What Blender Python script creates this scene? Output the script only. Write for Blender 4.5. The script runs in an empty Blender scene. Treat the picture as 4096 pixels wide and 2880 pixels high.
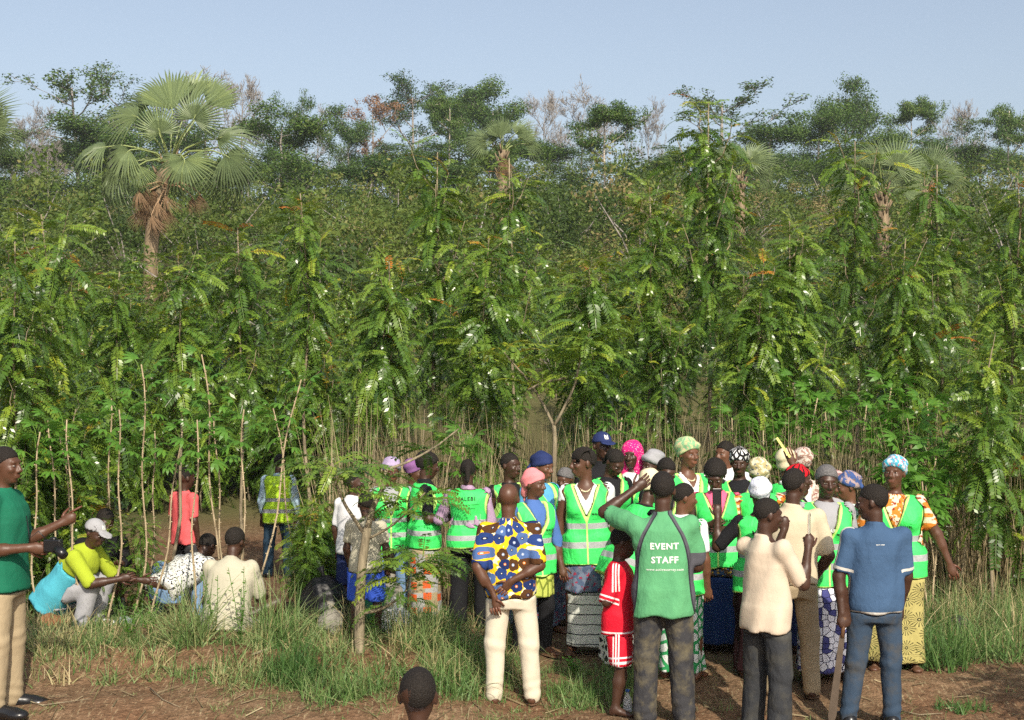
import bpy, math, random
import numpy as np
from mathutils import Matrix, Vector, Euler
R = math.radians
SC = bpy.context.scene
COL = SC.collection
F, ZC = 5700.0, 2.55          # focal length in photo pixels, eye height in metres

# ------------------------------------------------------------------ camera, sky, sun, exposure
cam = bpy.data.cameras.new('camera'); cam.sensor_width = 36.0; cam.lens = F / 4096 * 36
cam.clip_end = 3000; cam.clip_start = 0.1
camo = bpy.data.objects.new('camera', cam); COL.objects.link(camo)
camo.location = (0, 0, ZC); camo.rotation_euler = (R(90), 0, 0); SC.camera = camo

SUN_EL, SUN_DIR = 36.0, Vector((0.27, -0.96, 0)).normalized()
sd = Vector((SUN_DIR.x * math.cos(R(SUN_EL)), SUN_DIR.y * math.cos(R(SUN_EL)), math.sin(R(SUN_EL))))
W = bpy.data.worlds.new('World'); SC.world = W; W.use_nodes = True
wn, wl = W.node_tree.nodes, W.node_tree.links
sky = wn.new('ShaderNodeTexSky'); sky.sky_type = 'NISHITA'; sky.sun_disc = False
sky.sun_elevation = R(SUN_EL); sky.sun_rotation = math.atan2(sd.x, sd.y)
sky.altitude = 0; sky.air_density = 1.0; sky.dust_density = 3.0; sky.ozone_density = 1.6
bg = wn['Background']; bg.inputs['Strength'].default_value = 0.13
hz = wn.new('ShaderNodeHueSaturation'); hz.inputs['Saturation'].default_value = .72; hz.inputs['Value'].default_value = 1.12
wl.new(sky.outputs[0], hz.inputs['Color']); wl.new(hz.outputs[0], bg.inputs[0])
sl = bpy.data.lights.new('sun', 'SUN'); sl.energy = 5.0; sl.angle = R(0.53); sl.color = (1.0, 0.91, 0.76)
so = bpy.data.objects.new('sun', sl); COL.objects.link(so)
so.rotation_euler = (-sd).to_track_quat('-Z', 'Y').to_euler(); so.location = (5, -20, 20)
vs = SC.view_settings
vs.view_transform = 'Standard'; vs.look = 'None'; vs.exposure = 0.12; vs.gamma = 1.0; vs.use_curve_mapping = False
cy = SC.cycles
cy.use_denoising = False; cy.max_bounces = 6; cy.diffuse_bounces = 3; cy.glossy_bounces = 2
cy.transmission_bounces = 4; cy.transparent_max_bounces = 8; cy.caustics_reflective = False; cy.caustics_refractive = False
cy.sample_clamp_indirect = 4.0
try:
    cy.denoising_prefilter = 'ACCURATE'; cy.denoising_input_passes = 'RGB_ALBEDO_NORMAL'
except Exception: pass

# ------------------------------------------------------------------ mesh helpers
def mesh(name, v, f, mats=(), smooth=True, attrs=None, midx=None):
    """f: array (M,3)/(M,4) or a list of such arrays; attrs: per-vertex (N,) or (N,3)"""
    me = bpy.data.meshes.new(name)
    v = np.asarray(v, np.float32).reshape(-1, 3)
    fs = [np.asarray(a, np.int32) for a in (f if isinstance(f, (list, tuple)) and len(f) and isinstance(f[0], np.ndarray) else [np.asarray(f)])]
    fs = [a for a in fs if len(a)]
    tot = np.concatenate([np.full(len(a), a.shape[1], np.int32) for a in fs])
    loops = np.concatenate([a.ravel() for a in fs])
    me.vertices.add(len(v)); me.vertices.foreach_set('co', v.ravel())
    me.loops.add(len(loops)); me.loops.foreach_set('vertex_index', loops.astype(np.int32))
    me.polygons.add(len(tot)); st = np.zeros(len(tot), np.int32); st[1:] = np.cumsum(tot)[:-1]
    me.polygons.foreach_set('loop_start', st); me.polygons.foreach_set('loop_total', tot)
    me.polygons.foreach_set('use_smooth', np.full(len(tot), smooth))
    for m in (mats if isinstance(mats, (list, tuple)) else [mats]): me.materials.append(m)
    if midx is not None: me.polygons.foreach_set('material_index', np.asarray(midx, np.int32))
    for k, a in (attrs or {}).items():
        a = np.asarray(a, np.float32)
        if a.ndim == 1:
            t = me.attributes.new(k, 'FLOAT', 'POINT'); t.data.foreach_set('value', a)
        else:
            t = me.attributes.new(k, 'FLOAT_VECTOR', 'POINT'); t.data.foreach_set('vector', a.ravel())
    me.update(calc_edges=True); me.validate()
    return me
def link(name, data, parent=None, loc=(0, 0, 0), rot=(0, 0, 0), scale=None):
    o = bpy.data.objects.new(name, data); COL.objects.link(o)
    o.parent = parent; o.location = loc; o.rotation_euler = rot
    if scale is not None: o.scale = scale if hasattr(scale, '__len__') else (scale,) * 3
    return o
def tag(o, label=None, cat=None, group=None, kind=None):
    if label: o['label'] = label
    if cat: o['category'] = cat
    if group: o['group'] = group
    if kind: o['kind'] = kind
    return o
class MB:
    """collects shapes into one mesh"""
    def __init__(s): s.v = []; s.q = []; s.t = []; s.n = 0; s.a = []
    def add(s, v, q=None, t=None, a=0.0):
        v = np.asarray(v, np.float32).reshape(-1, 3)
        if q is not None and len(q): s.q.append(np.asarray(q) + s.n)
        if t is not None and len(t): s.t.append(np.asarray(t) + s.n)
        s.v.append(v); s.n += len(v); s.a.append(np.full(len(v), a, np.float32) if np.isscalar(a) else np.asarray(a, np.float32))
    def tube(s, pts, rad, n=6, a=0.0, flat=1.0):
        pts = np.asarray(pts, float); m = len(pts); rad = np.broadcast_to(np.asarray(rad, float), (m,))
        T = np.gradient(pts, axis=0); T /= np.linalg.norm(T, axis=1)[:, None] + 1e-9
        ref = np.array([0, 0, 1.0]) if abs(T[:, 2]).mean() < .8 else np.array([1.0, 0, 0])
        U = np.cross(T, ref); U /= np.linalg.norm(U, axis=1)[:, None] + 1e-9; V = np.cross(T, U)
        th = np.arange(n) / n * 2 * math.pi
        ring = pts[:, None] + rad[:, None, None] * (np.cos(th)[None, :, None] * U[:, None] + flat * np.sin(th)[None, :, None] * V[:, None])
        i = np.arange(m - 1)[:, None] * n; j = np.arange(n)[None]; k = (j + 1) % n
        q = np.stack([i + j, i + k, i + n + k, i + n + j], -1).reshape(-1, 4)
        vv = np.concatenate([ring.reshape(-1, 3), pts[:1], pts[-1:]])
        jj = np.arange(n); kk = (jj + 1) % n; b = (m - 1) * n
        t = np.concatenate([np.stack([kk, jj, np.full(n, m * n)], -1), np.stack([b + jj, b + kk, np.full(n, m * n + 1)], -1)])
        s.add(vv, q, t, a)
    def box(s, c, size, rot=None, a=0.0, taper=1.0):
        h = np.asarray(size) / 2
        v = np.array([[x, y, z] for z in (-1, 1) for y in (-1, 1) for x in (-1, 1)], float)
        v[4:, :2] *= taper; v = v * h
        if rot is not None: v = v @ np.asarray(rot).T
        s.add(v + np.asarray(c), [[0, 2, 3, 1], [4, 5, 7, 6], [0, 1, 5, 4], [2, 6, 7, 3], [0, 4, 6, 2], [1, 3, 7, 5]], None, a)
    def ball(s, c, r, nu=10, nv=7, rot=None, a=0.0):
        th = np.arange(nu) / nu * 2 * math.pi; ph = np.linspace(0, math.pi, nv)
        v = np.stack([np.outer(np.sin(ph), np.cos(th)), np.outer(np.sin(ph), np.sin(th)), np.outer(np.cos(ph), np.ones(nu))], -1).reshape(-1, 3) * np.asarray(r)
        if rot is not None: v = v @ np.asarray(rot).T
        i = np.arange(nv - 1)[:, None] * nu; j = np.arange(nu)[None]; k = (j + 1) % nu
        s.add(v + np.asarray(c), np.stack([i + j, i + nu + j, i + nu + k, i + k], -1).reshape(-1, 4), None, a)
    def data(s):
        f = [x for x in (np.concatenate(s.q) if s.q else None, np.concatenate(s.t) if s.t else None) if x is not None]
        return np.concatenate(s.v), f, np.concatenate(s.a)
    def mesh(s, name, mat, smooth=True):
        v, f, a = s.data(); return mesh(name, v, f, mat, smooth, {'tint': a})
    def build(s, name, mat, parent=None, smooth=True, **kw):
        return link(name, s.mesh(name, mat, smooth), parent, **kw)

# ------------------------------------------------------------------ material helpers
class N:
    def __init__(s, name, rough=0.8, spec=0.3):
        s.m = bpy.data.materials.new(name); s.m.use_nodes = True; s.t = s.m.node_tree
        s.b = s.t.nodes['Principled BSDF']; s.b.inputs['Roughness'].default_value = rough
        s.b.inputs['Specular IOR Level'].default_value = spec; s.out = s.t.nodes['Material Output']
    def set(s, sock, v):
        if v is None: return
        if hasattr(v, 'is_linked') or isinstance(v, bpy.types.NodeSocket): s.t.links.new(v, sock)
        else:
            if sock.type == 'RGBA' and len(v) == 3: v = (*v, 1)
            sock.default_value = v
    def node(s, typ, ins=None, **props):
        n = s.t.nodes.new('ShaderNode' + typ)
        for k, v in props.items(): setattr(n, k, v)
        for k, v in (ins or {}).items(): s.set(n.inputs[k], v)
        return n
    def math(s, op, a, b=None, c=None):
        n = s.node('Math', operation=op); s.set(n.inputs[0], a); s.set(n.inputs[1], b)
        if c is not None: s.set(n.inputs[2], c)
        return n.outputs[0]
    def mix(s, f, a, b):
        n = s.node('Mix', data_type='RGBA'); s.set(n.inputs[0], f); s.set(n.inputs[6], a); s.set(n.inputs[7], b); return n.outputs[2]
    def ramp(s, f, stops, interp='LINEAR'):
        n = s.node('ValToRGB'); n.color_ramp.interpolation = interp; e = n.color_ramp.elements
        while len(e) < len(stops): e.new(0.5)
        for el, (p, c) in zip(e, stops): el.position = p; el.color = (*c, 1)
        s.set(n.inputs[0], f); return n.outputs[0]
    def attr(s, name): return s.node('Attribute', attribute_name=name)
    def xyz(s, vec): n = s.node('SeparateXYZ'); s.set(n.inputs[0], vec); return n.outputs
    def obj(s): return s.node('TexCoord').outputs['Object']
    def noise(s, vec, scale, detail=3, rough=.55): return s.node('TexNoise', {'Vector': vec, 'Scale': scale, 'Detail': detail, 'Roughness': rough}).outputs[0]
    def scale(s, vec, sc):
        n = s.node('Mapping'); s.set(n.inputs[0], vec); n.inputs['Scale'].default_value = sc; return n.outputs[0]
    def bump(s, h, strength, dist=.01):
        n = s.node('Bump', {'Height': h, 'Strength': strength, 'Distance': dist}); s.t.links.new(n.outputs[0], s.b.inputs['Normal'])
    def color(s, c): s.set(s.b.inputs['Base Color'], c); return s
    def lt(s, a, b): return s.math('LESS_THAN', a, b)
    def gt(s, a, b): return s.math('GREATER_THAN', a, b)
    def band(s, v, lo, hi): return s.math('MULTIPLY', s.gt(v, lo), s.lt(v, hi))
def simple(name, c, rough=.8, spec=.3, var=.25, nscale=6, bump=0, bscale=40, metal=0):
    n = N(name, rough, spec); o = n.obj(); f = n.noise(o, nscale)
    n.color(n.mix(f, tuple(x * (1 - var) for x in c), tuple(min(1, x * (1 + var)) for x in c)))
    if bump: n.bump(n.noise(o, bscale, 4), bump)
    n.b.inputs['Metallic'].default_value = metal
    return n.m

# ------------------------------------------------------------------ places
PROF = np.array([(0, -.25), (5, -.02), (9.5, 0), (10.4, .02), (10.9, .11), (12.7, .15), (15, 0), (19.5, -.3), (24, -.05), (30, .9), (36, 2.0),
                 (45, 3.9), (60, 6.2), (100, 11.0), (150, 17.0), (220, 24), (320, 28), (700, 30)])
def sm(e0, e1, x): t = np.clip((x - e0) / (e1 - e0), 0, 1); return t * t * (3 - 2 * t)
def ground(x, y):
    x = np.asarray(x, float); y = np.asarray(y, float)
    z = np.interp(y, PROF[:, 0], PROF[:, 1])
    left = sm(.3, -.7, x)
    z = z + left * .10 * sm(9.6, 10.3, y) * (1 - sm(13, 16, y)) + left * .10 * sm(10.65, 11.1, y) * (1 - sm(11.6, 13, y))
    far = sm(20, 60, y)
    z = z + far * (np.sin(x * .05 + 1) * .9 + np.sin(x * .13 + y * .06) * .5)
    return z + .012 * np.sin(x * 5.1 + y * 2.3) + .012 * np.sin(y * 6.7 - x * 3.1)
def gx(X, d): return (X - 2048) / F * d
def pos(X, Y, d): return np.array([gx(X, d), d, ZC - (Y - 1440) / F * d])

# ------------------------------------------------------------------ the ground
def build_ground():
    n = N('earth', .95, .1); o = n.obj(); x, y, z = n.xyz(o)
    big = n.noise(o, .9, 5); fine = n.noise(o, 14, 6, .7); peb = n.node('TexVoronoi', {'Vector': o, 'Scale': 42.0}).outputs['Distance']
    c = n.ramp(fine, [(.25, (.072, .044, .025)), (.5, (.170, .106, .061)), (.75, (.29, .19, .118))])
    c = n.mix(n.math('MULTIPLY', n.lt(peb, .16), .55), c, (.36, .25, .16))
    red = n.ramp(fine, [(.3, (.085, .044, .024)), (.7, (.235, .13, .074))])
    c = n.mix(n.ramp(big, [(.45, (0, 0, 0)), (.6, (1, 1, 1))]), c, red)
    st = n.node('TexNoise', {'Vector': n.scale(o, (30, 4, 1)), 'Scale': 2.0, 'Detail': 5.0}).outputs[0]
    c = n.mix(n.ramp(st, [(.58, (0, 0, 0)), (.68, (.6, .6, .6))]), c, (.40, .32, .19))
    forest = n.mix(n.noise(o, .35, 4), (.045, .07, .022), (.14, .13, .055))
    f = n.node('MapRange', {'Value': y, 'From Min': 13.5, 'From Max': 22.0}).outputs[0]
    px = n.node('MapRange', {'Value': n.math('ABSOLUTE', n.math('ADD', x, 3.7)), 'From Min': 2.6, 'From Max': 1.7}).outputs[0]; py = n.node('MapRange', {'Value': y, 'From Min': 24.0, 'From Max': 22.0}).outputs[0]
    f = n.math('MULTIPLY', f, n.math('SUBTRACT', 1.0, n.math('MULTIPLY', px, py)))
    c = n.mix(n.math('MULTIPLY', f, .85), c, forest)
    n.color(c); h = n.math('ADD', n.math('MULTIPLY', peb, .35), fine); n.bump(h, .9, .03)
    ys = np.unique(np.concatenate([np.linspace(-30, 8.5, 14), np.linspace(8.5, 16, 120), np.linspace(16, 60, 60), np.linspace(60, 320, 50), np.linspace(320, 1500, 16)]))
    xs = np.unique(np.concatenate([np.linspace(-900, -60, 16), np.linspace(-60, -8, 26), np.linspace(-8, 8, 150), np.linspace(8, 60, 26), np.linspace(60, 900, 16)]))
    X, Y = np.meshgrid(xs, ys); rs = np.random.RandomState(1)
    Z = ground(X, Y) + np.where((abs(X) < 8) & (Y > 8.5) & (Y < 16), rs.normal(0, .006, X.shape), 0)
    v = np.stack([X, Y, Z], -1).reshape(-1, 3); m, k = X.shape
    i = (np.arange(m - 1)[:, None] * k + np.arange(k - 1)[None]).ravel()
    q = np.stack([i, i + 1, i + k + 1, i + k], -1)
    tag(link('ground', mesh('ground', v, q, n.m)), kind='structure')
build_ground()
# ------------------------------------------------------------------ signed-distance modelling of bodies and clothes
def rotz(a): c, s = math.cos(a), math.sin(a); return np.array([[c, -s, 0], [s, c, 0], [0, 0, 1.0]])
def rotx(a): c, s = math.cos(a), math.sin(a); return np.array([[1.0, 0, 0], [0, c, -s], [0, s, c]])
def roty(a): c, s = math.cos(a), math.sin(a); return np.array([[c, 0, s], [0, 1.0, 0], [-s, 0, c]])
def unit(v): v = np.asarray(v, float); return v / (np.linalg.norm(v) + 1e-9)
def toloc(p, o, Rm):
    x, y, z = p[0] - o[0], p[1] - o[1], p[2] - o[2]
    return tuple(x * Rm[0, i] + y * Rm[1, i] + z * Rm[2, i] for i in range(3))
class SDF:
    def __init__(s): s.ops = []
    def op(s, mode, fn, lo, hi, k=.02): s.ops.append((mode, fn, np.asarray(lo, float), np.asarray(hi, float), k)); return s
    def rc(s, a, b, ra, rb, k=.02, mode='u'):
        a = np.asarray(a, float); b = np.asarray(b, float); ab = b - a; L2 = ab @ ab + 1e-9
        def fn(p):
            x, y, z = p[0] - a[0], p[1] - a[1], p[2] - a[2]
            t = np.clip((x * ab[0] + y * ab[1] + z * ab[2]) / L2, 0, 1)
            return np.sqrt((x - t * ab[0]) ** 2 + (y - t * ab[1]) ** 2 + (z - t * ab[2]) ** 2) - (ra + (rb - ra) * t)
        r = max(ra, rb); return s.op(mode, fn, np.minimum(a, b) - r, np.maximum(a, b) + r, k)
    def ell(s, c, r, Rm=None, k=.02, mode='u'):
        c = np.asarray(c, float); r = np.asarray(r, float); Rm = np.eye(3) if Rm is None else Rm
        def fn(p):
            x, y, z = toloc(p, c, Rm); k0 = np.sqrt((x / r[0]) ** 2 + (y / r[1]) ** 2 + (z / r[2]) ** 2)
            k1 = np.sqrt((x / r[0] ** 2) ** 2 + (y / r[1] ** 2) ** 2 + (z / r[2] ** 2) ** 2); return k0 * (k0 - 1) / (k1 + 1e-6)
        m = r.max(); return s.op(mode, fn, c - m, c + m, k)
    def loft(s, o, Rm, ts, A, B, cy=None, k=.02, fold=None, pw=2.3, mode='u'):
        o = np.asarray(o, float); ts, A, B = map(lambda q: np.asarray(q, float), (ts, A, B)); cy = np.zeros_like(ts) if cy is None else np.asarray(cy, float)
        def fn(p):
            x, y, z = toloc(p, o, Rm); x, y, z = np.broadcast_arrays(x, y, z)
            a = np.interp(z, ts, A); b = np.interp(z, ts, B); y = y - np.interp(z, ts, cy)
            e = (np.abs(x / a) ** pw + np.abs(y / b) ** pw) ** (1 / pw)
            if fold:
                amp, nn, ph, ztop = fold
                th = np.arctan2(x, -y); w = np.clip((ztop - z) / .5, 0, 1.4)
                e = e * (1 + amp * w * (np.sin(nn * th + ph + 2 * z) + .5 * np.sin(1.7 * nn * th + 2.1 * ph - 3 * z)))
            return np.maximum((e - 1) * np.minimum(a, b), np.maximum(ts[0] - z, z - ts[-1]))
        c0 = o + Rm @ np.array([0, 0, ts[0]]); c1 = o + Rm @ np.array([0, 0, ts[-1]]); m = max(A.max(), B.max(), abs(cy).max() + B.max()) * 1.12
        return s.op(mode, fn, np.minimum(c0, c1) - m, np.maximum(c0, c1) + m, k)
    @staticmethod
    def comb(mode, D, d, k):
        if mode == 'u':
            h = np.clip(.5 + .5 * (d - D) / k, 0, 1); return d * (1 - h) + D * h - k * h * (1 - h)
        if mode == 's':
            h = np.clip(.5 - .5 * (D + d) / k, 0, 1); return D * (1 - h) - d * h + k * h * (1 - h)
        if mode == 'i': return np.maximum(D, d)
        if mode == 'a': return D + d
    def eval(s, P):
        p = (P[:, 0], P[:, 1], P[:, 2]); D = np.full(len(P), 1.0)
        for mode, fn, lo, hi, k in s.ops: D = s.comb(mode, D, fn(p), k)
        return D
    def bounds(s):
        lo = np.min([o[2] for o in s.ops if o[0] == 'u'], 0); hi = np.max([o[3] for o in s.ops if o[0] == 'u'], 0); return lo - .03, hi + .03
    def grid(s, axes):
        sh = tuple(len(a) for a in axes); D = np.full(sh, .5, np.float32)
        for mode, fn, lo, hi, k in s.ops:
            m = .05 + k
            sl = tuple(slice(max(0, np.searchsorted(a, lo[i] - m) - 1), np.searchsorted(a, hi[i] + m) + 1) for i, a in enumerate(axes)) if mode in 'us' else (slice(None),) * 3
            ax = [a[q] for a, q in zip(axes, sl)]
            if min(len(a) for a in ax) == 0: continue
            p = (ax[0][:, None, None], ax[1][None, :, None], ax[2][None, None, :])
            D[sl] = s.comb(mode, D[sl], fn(p), k)
        return D
def axis(lo, hi, h, fine=None, hf=None):
    """grid lines; spacing hf inside the interval fine"""
    if not fine: return np.arange(lo, hi + h, h)
    a, b = max(lo, fine[0]), min(hi, fine[1])
    out = [np.arange(a, lo - h, -h)[::-1], np.arange(a + hf, b, hf)]
    e = out[1][-1] if len(out[1]) else a
    out.append(np.arange(e + hf, hi + h, h)); return np.concatenate(out)
def nets(D, axes):
    S = D < 0; nx, ny, nz = D.shape; c = (nx - 1, ny - 1, nz - 1)
    cnt = np.zeros(c, np.int8); acc = np.zeros(c + (3,), np.float32); quads = []
    E = []
    for ax in range(3):
        a = [slice(None)] * 3; b = [slice(None)] * 3; a[ax] = slice(0, -1); b[ax] = slice(1, None)
        I = np.nonzero(S[tuple(a)] != S[tuple(b)]); I = [i.astype(np.int64) for i in I]
        J = list(I); J[ax] = I[ax] + 1
        d0 = D[tuple(I)]; d1 = D[tuple(J)]; t = d0 / (d0 - d1)
        P = np.stack([axes[k][I[k]] if k != ax else axes[k][I[k]] + t * (axes[k][J[k]] - axes[k][I[k]]) for k in range(3)], -1)
        o1, o2 = (ax + 1) % 3, (ax + 2) % 3
        for u in (0, 1):
            for w in (0, 1):
                K = list(I); K[o1] = I[o1] - u; K[o2] = I[o2] - w
                ok = (K[o1] >= 0) & (K[o2] >= 0) & (K[o1] < c[o1]) & (K[o2] < c[o2])
                kk = tuple(q[ok] for q in K); np.add.at(cnt, kk, 1); np.add.at(acc, kk, P[ok])
        ok = (I[o1] > 0) & (I[o2] > 0) & (I[o1] < c[o1]) & (I[o2] < c[o2])
        E.append((ax, o1, o2, [i[ok] for i in I], (d0 < 0)[ok]))
    act = cnt > 0; idx = np.full(c, -1, np.int64); n = int(act.sum()); idx[act] = np.arange(n)
    V = acc[act] / cnt[act][:, None]
    for ax, o1, o2, I, ins in E:
        def g(u, w):
            K = list(I); K[o1] = I[o1] - u; K[o2] = I[o2] - w; return idx[tuple(K)]
        q = np.stack([g(0, 0), g(1, 0), g(1, 1), g(0, 1)], -1); q[~ins] = q[~ins][:, ::-1]; quads.append(q)
    return V, np.concatenate(quads)
def sdf_mesh(S, h=.014, fine=None, hf=None, outer=()):
    lo, hi = S.bounds()
    axes = [axis(lo[i], hi[i], h, None if fine is None else (fine[0][i], fine[1][i]), hf) for i in range(3)]
    D = S.grid(axes)
    for G in outer: D = np.maximum(D, .005 - G.grid(axes))
    return nets(D, axes)

# ------------------------------------------------------------------ cloth, skin and hair materials
def skin_mat(name, c):
    n = N(name, .42, .42); o = n.obj(); f = n.noise(o, 7, 3); g = n.noise(o, 60, 3)
    base = n.mix(f, tuple(x * .8 for x in c), tuple(x * 1.25 for x in c))
    t = n.attr('tint').outputs['Fac']
    base = n.mix(t, base, (min(1, c[0] * 2.6), c[1] * 1.9, c[2] * 1.9))
    n.color(base); n.set(n.b.inputs['Roughness'], n.node('MapRange', {'Value': g, 'To Min': .34, 'To Max': .56}).outputs[0]); n.bump(g, .12, .004)
    return n.m
SKIN = [skin_mat('skin_umber', (.092, .041, .023)), skin_mat('skin_deep', (.056, .026, .016)), skin_mat('skin_brown', (.130, .057, .031))]
def cloth(name, c, rough=.85, var=.12, bump=.35, wr=7, dirt=None):
    n = N(name, rough, .15); o = n.obj(); f = n.noise(o, 3.5, 3); w = n.noise(n.scale(o, (1, 1, .55)), wr, 4, .6)
    col = n.mix(f, tuple(x * (1 - var) for x in c), tuple(min(1, x * (1 + var)) for x in c))
    if dirt:
        col = n.mix(n.ramp(n.noise(o, 6, 6, .65), [(.45, (0, 0, 0)), (.68, (1, 1, 1))]), col, dirt)
    w2 = n.node('TexNoise', {'Vector': n.scale(o, (1, 1, .75)), 'Scale': wr * .55, 'Detail': 2.0, 'Distortion': 1.2}).outputs[0]
    hgt = n.math('ADD', n.math('ADD', w, n.math('MULTIPLY', w2, 1.1)), n.math('MULTIPLY', n.noise(o, 120, 2), .015))
    n.color(n.mix(n.node('MapRange', {'Value': n.noise(o, 1.7, 2), 'From Min': .35, 'From Max': .65, 'To Max': .28}).outputs[0], col, tuple(x * .72 + .015 for x in c))); n.bump(hgt, min(1, bump * .85), .06)
    return n.m
def printed(name, fn, rough=.85):
    """fn(n, u, v, uv) -> colour socket; u runs round the body, v up it, in metres"""
    n = N(name, rough, .15); uv = n.attr('rest').outputs['Vector']; u, v, w = n.xyz(uv)
    cmb = n.node('CombineXYZ', {'X': u, 'Y': v}).outputs[0]
    n.color(fn(n, u, v, cmb)); o = n.obj(); n.bump(n.node('TexNoise', {'Vector': n.scale(o, (1, 1, .45)), 'Scale': 9.0, 'Detail': 4.0, 'Distortion': 1.0}).outputs[0], .4, .06)
    return n.m
def cells(n, uv, s, rnd=.8):
    q = n.scale(uv, (s, s, 1)); vo = n.node('TexVoronoi', {'Vector': q, 'Scale': 1.0, 'Randomness': rnd}, voronoi_dimensions='2D')
    dv = n.node('VectorMath', operation='SUBTRACT'); n.set(dv.inputs[0], q); n.set(dv.inputs[1], vo.outputs['Position'])
    dx, dy, _ = n.xyz(dv.outputs[0]); th = n.math('ARCTAN2', dy, dx); r = vo.outputs['Distance']
    cr = n.xyz(vo.outputs['Color']); return r, th, cr[0], cr[1]
def p_flower(n, u, v, uv):
    r, th, c1, c2 = cells(n, uv, 12.0, .55)
    pet = n.math('ADD', .47, n.math('MULTIPLY', n.math('ABSOLUTE', n.math('SINE', n.math('MULTIPLY', th, 2.5))), .09))
    col = n.ramp(c1, [(0, (.020, .045, .17)), (.30, (.07, .13, .30)), (.52, (.075, .032, .012)), (.82, (.012, .025, .10))], 'CONSTANT')
    col = n.mix(n.lt(r, .13), col, n.ramp(c2, [(0, (.30, .38, .55)), (.4, (.55, .16, .03)), (.7, (.012, .02, .07))], 'CONSTANT'))
    col = n.mix(n.lt(r, .05), col, (.8, .75, .6))
    bgc = n.ramp(n.noise(uv, 16, 1), [(.42, (.80, .50, .015)), (.58, (.86, .80, .52))], 'CONSTANT')
    return n.mix(n.lt(r, pet), bgc, col)
def p_leaf(n, u, v, uv):
    q = n.scale(uv, (20, 20, 1)); vo = n.node('TexVoronoi', {'Vector': q, 'Scale': 1.0, 'Randomness': .9}, voronoi_dimensions='2D', feature='DISTANCE_TO_EDGE')
    r, th, c1, c2 = cells(n, uv, 20, .9)
    col = n.ramp(c1, [(0, (.82, .84, .92)), (.68, (.07, .075, .24))], 'CONSTANT')
    st = n.math('MULTIPLY', n.lt(n.math('ABSOLUTE', n.math('SINE', n.math('MULTIPLY', r, 22))), .35), n.gt(c2, .55))
    col = n.mix(n.math('MULTIPLY', st, .55), col, (.12, .13, .32))
    return n.mix(n.lt(vo.outputs[0], .055), col, (.016, .016, .05))
def p_fan(n, u, v, uv):
    r, th, c1, c2 = cells(n, uv, 8.5, .55)
    ray = n.lt(n.math('SINE', n.math('MULTIPLY', th, 16)), -.55)
    col = n.mix(n.math('MULTIPLY', ray, n.band(r, .12, .5)), (.40, .35, .13), (.06, .055, .02))
    return n.mix(n.band(r, .05, .11), col, (.02, .02, .015))
def p_block(n, u, v, uv):
    q = n.scale(uv, (9, 6, 1)); ch = n.node('TexChecker', {'Vector': q, 'Scale': 1.0, 'Color1': (.34, .34, .33, 1), 'Color2': (.36, .29, .17, 1)}).outputs[0]
    r, th, c1, c2 = cells(n, uv, 9, .25)
    m = n.math('MAXIMUM', n.math('ABSOLUTE', n.math('MULTIPLY', r, n.math('COSINE', th))), n.math('ABSOLUTE', n.math('MULTIPLY', r, n.math('SINE', th))))
    col = n.mix(n.math('MULTIPLY', n.lt(m, .28), n.gt(c1, .35)), ch, (.62, .10, .02))
    dots = n.gt(n.noise(uv, 90, 1), .58); return n.mix(n.math('MULTIPLY', dots, .45), col, (.12, .12, .12))
def p_blotch(ca, cb, cc, s=14, t1=.48, t2=.6):
    def f(n, u, v, uv):
        a = n.noise(uv, s, 2); b = n.noise(n.scale(uv, (1, 1, 1)), s * 1.7, 2)
        return n.mix(n.gt(b, t2), n.mix(n.gt(a, t1), ca, cb), cc)
    return f
def p_vein(ca, cb, s=13, w=.07):
    def f(n, u, v, uv):
        vo = n.node('TexVoronoi', {'Vector': n.scale(uv, (s, s * .8, 1)), 'Scale': 1.0}, voronoi_dimensions='2D', feature='DISTANCE_TO_EDGE')
        return n.mix(n.lt(vo.outputs[0], w), ca, cb)
    return f
def p_stripe(ca, cb, s, k=.5, dirn='v'):
    def f(n, u, v, uv):
        t = n.math('ADD', n.math('MULTIPLY', v if dirn == 'v' else u, s), n.math('MULTIPLY', n.noise(uv, 9, 2), 1.2))
        return n.mix(n.gt(n.math('SINE', t), k), ca, cb)
    return f
def vest_mat(name, green, lime=(.55, .85, .22), silver=(.36, .37, .38)):
    n = N(name, .6, .25); q = n.attr('q').outputs['Vector']; x, y, z = n.xyz(q); e = n.xyz(n.attr('rest').outputs['Vector'])[2]
    o = n.obj(); f = n.noise(o, 5, 3)
    col = n.mix(f, tuple(c * .86 for c in green), green); col = n.mix(n.node('MapRange', {'Value': n.noise(o, 9, 5, .65), 'From Min': .5, 'From Max': .75, 'To Max': .30}).outputs[0], col, tuple(c * .62 + .05 for c in green))
    H = n.attr('hh').outputs['Fac']; zz = n.math('DIVIDE', z, H)
    b = n.math('ADD', n.band(zz, .086, .115), n.band(zz, -.005, .026))
    col = n.mix(b, col, silver)
    zip_ = n.math('MULTIPLY', n.lt(n.math('ABSOLUTE', x), .007), n.lt(y, 0.0))
    col = n.mix(zip_, col, lime); col = n.mix(n.lt(e, .013), col, lime)
    n.color(col); n.bump(n.node('TexNoise', {'Vector': n.scale(o, (1, 1, .7)), 'Scale': 8.0, 'Detail': 4.0, 'Distortion': 1.2}).outputs[0], .45, .06); return n.m
MAT = {}
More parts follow.
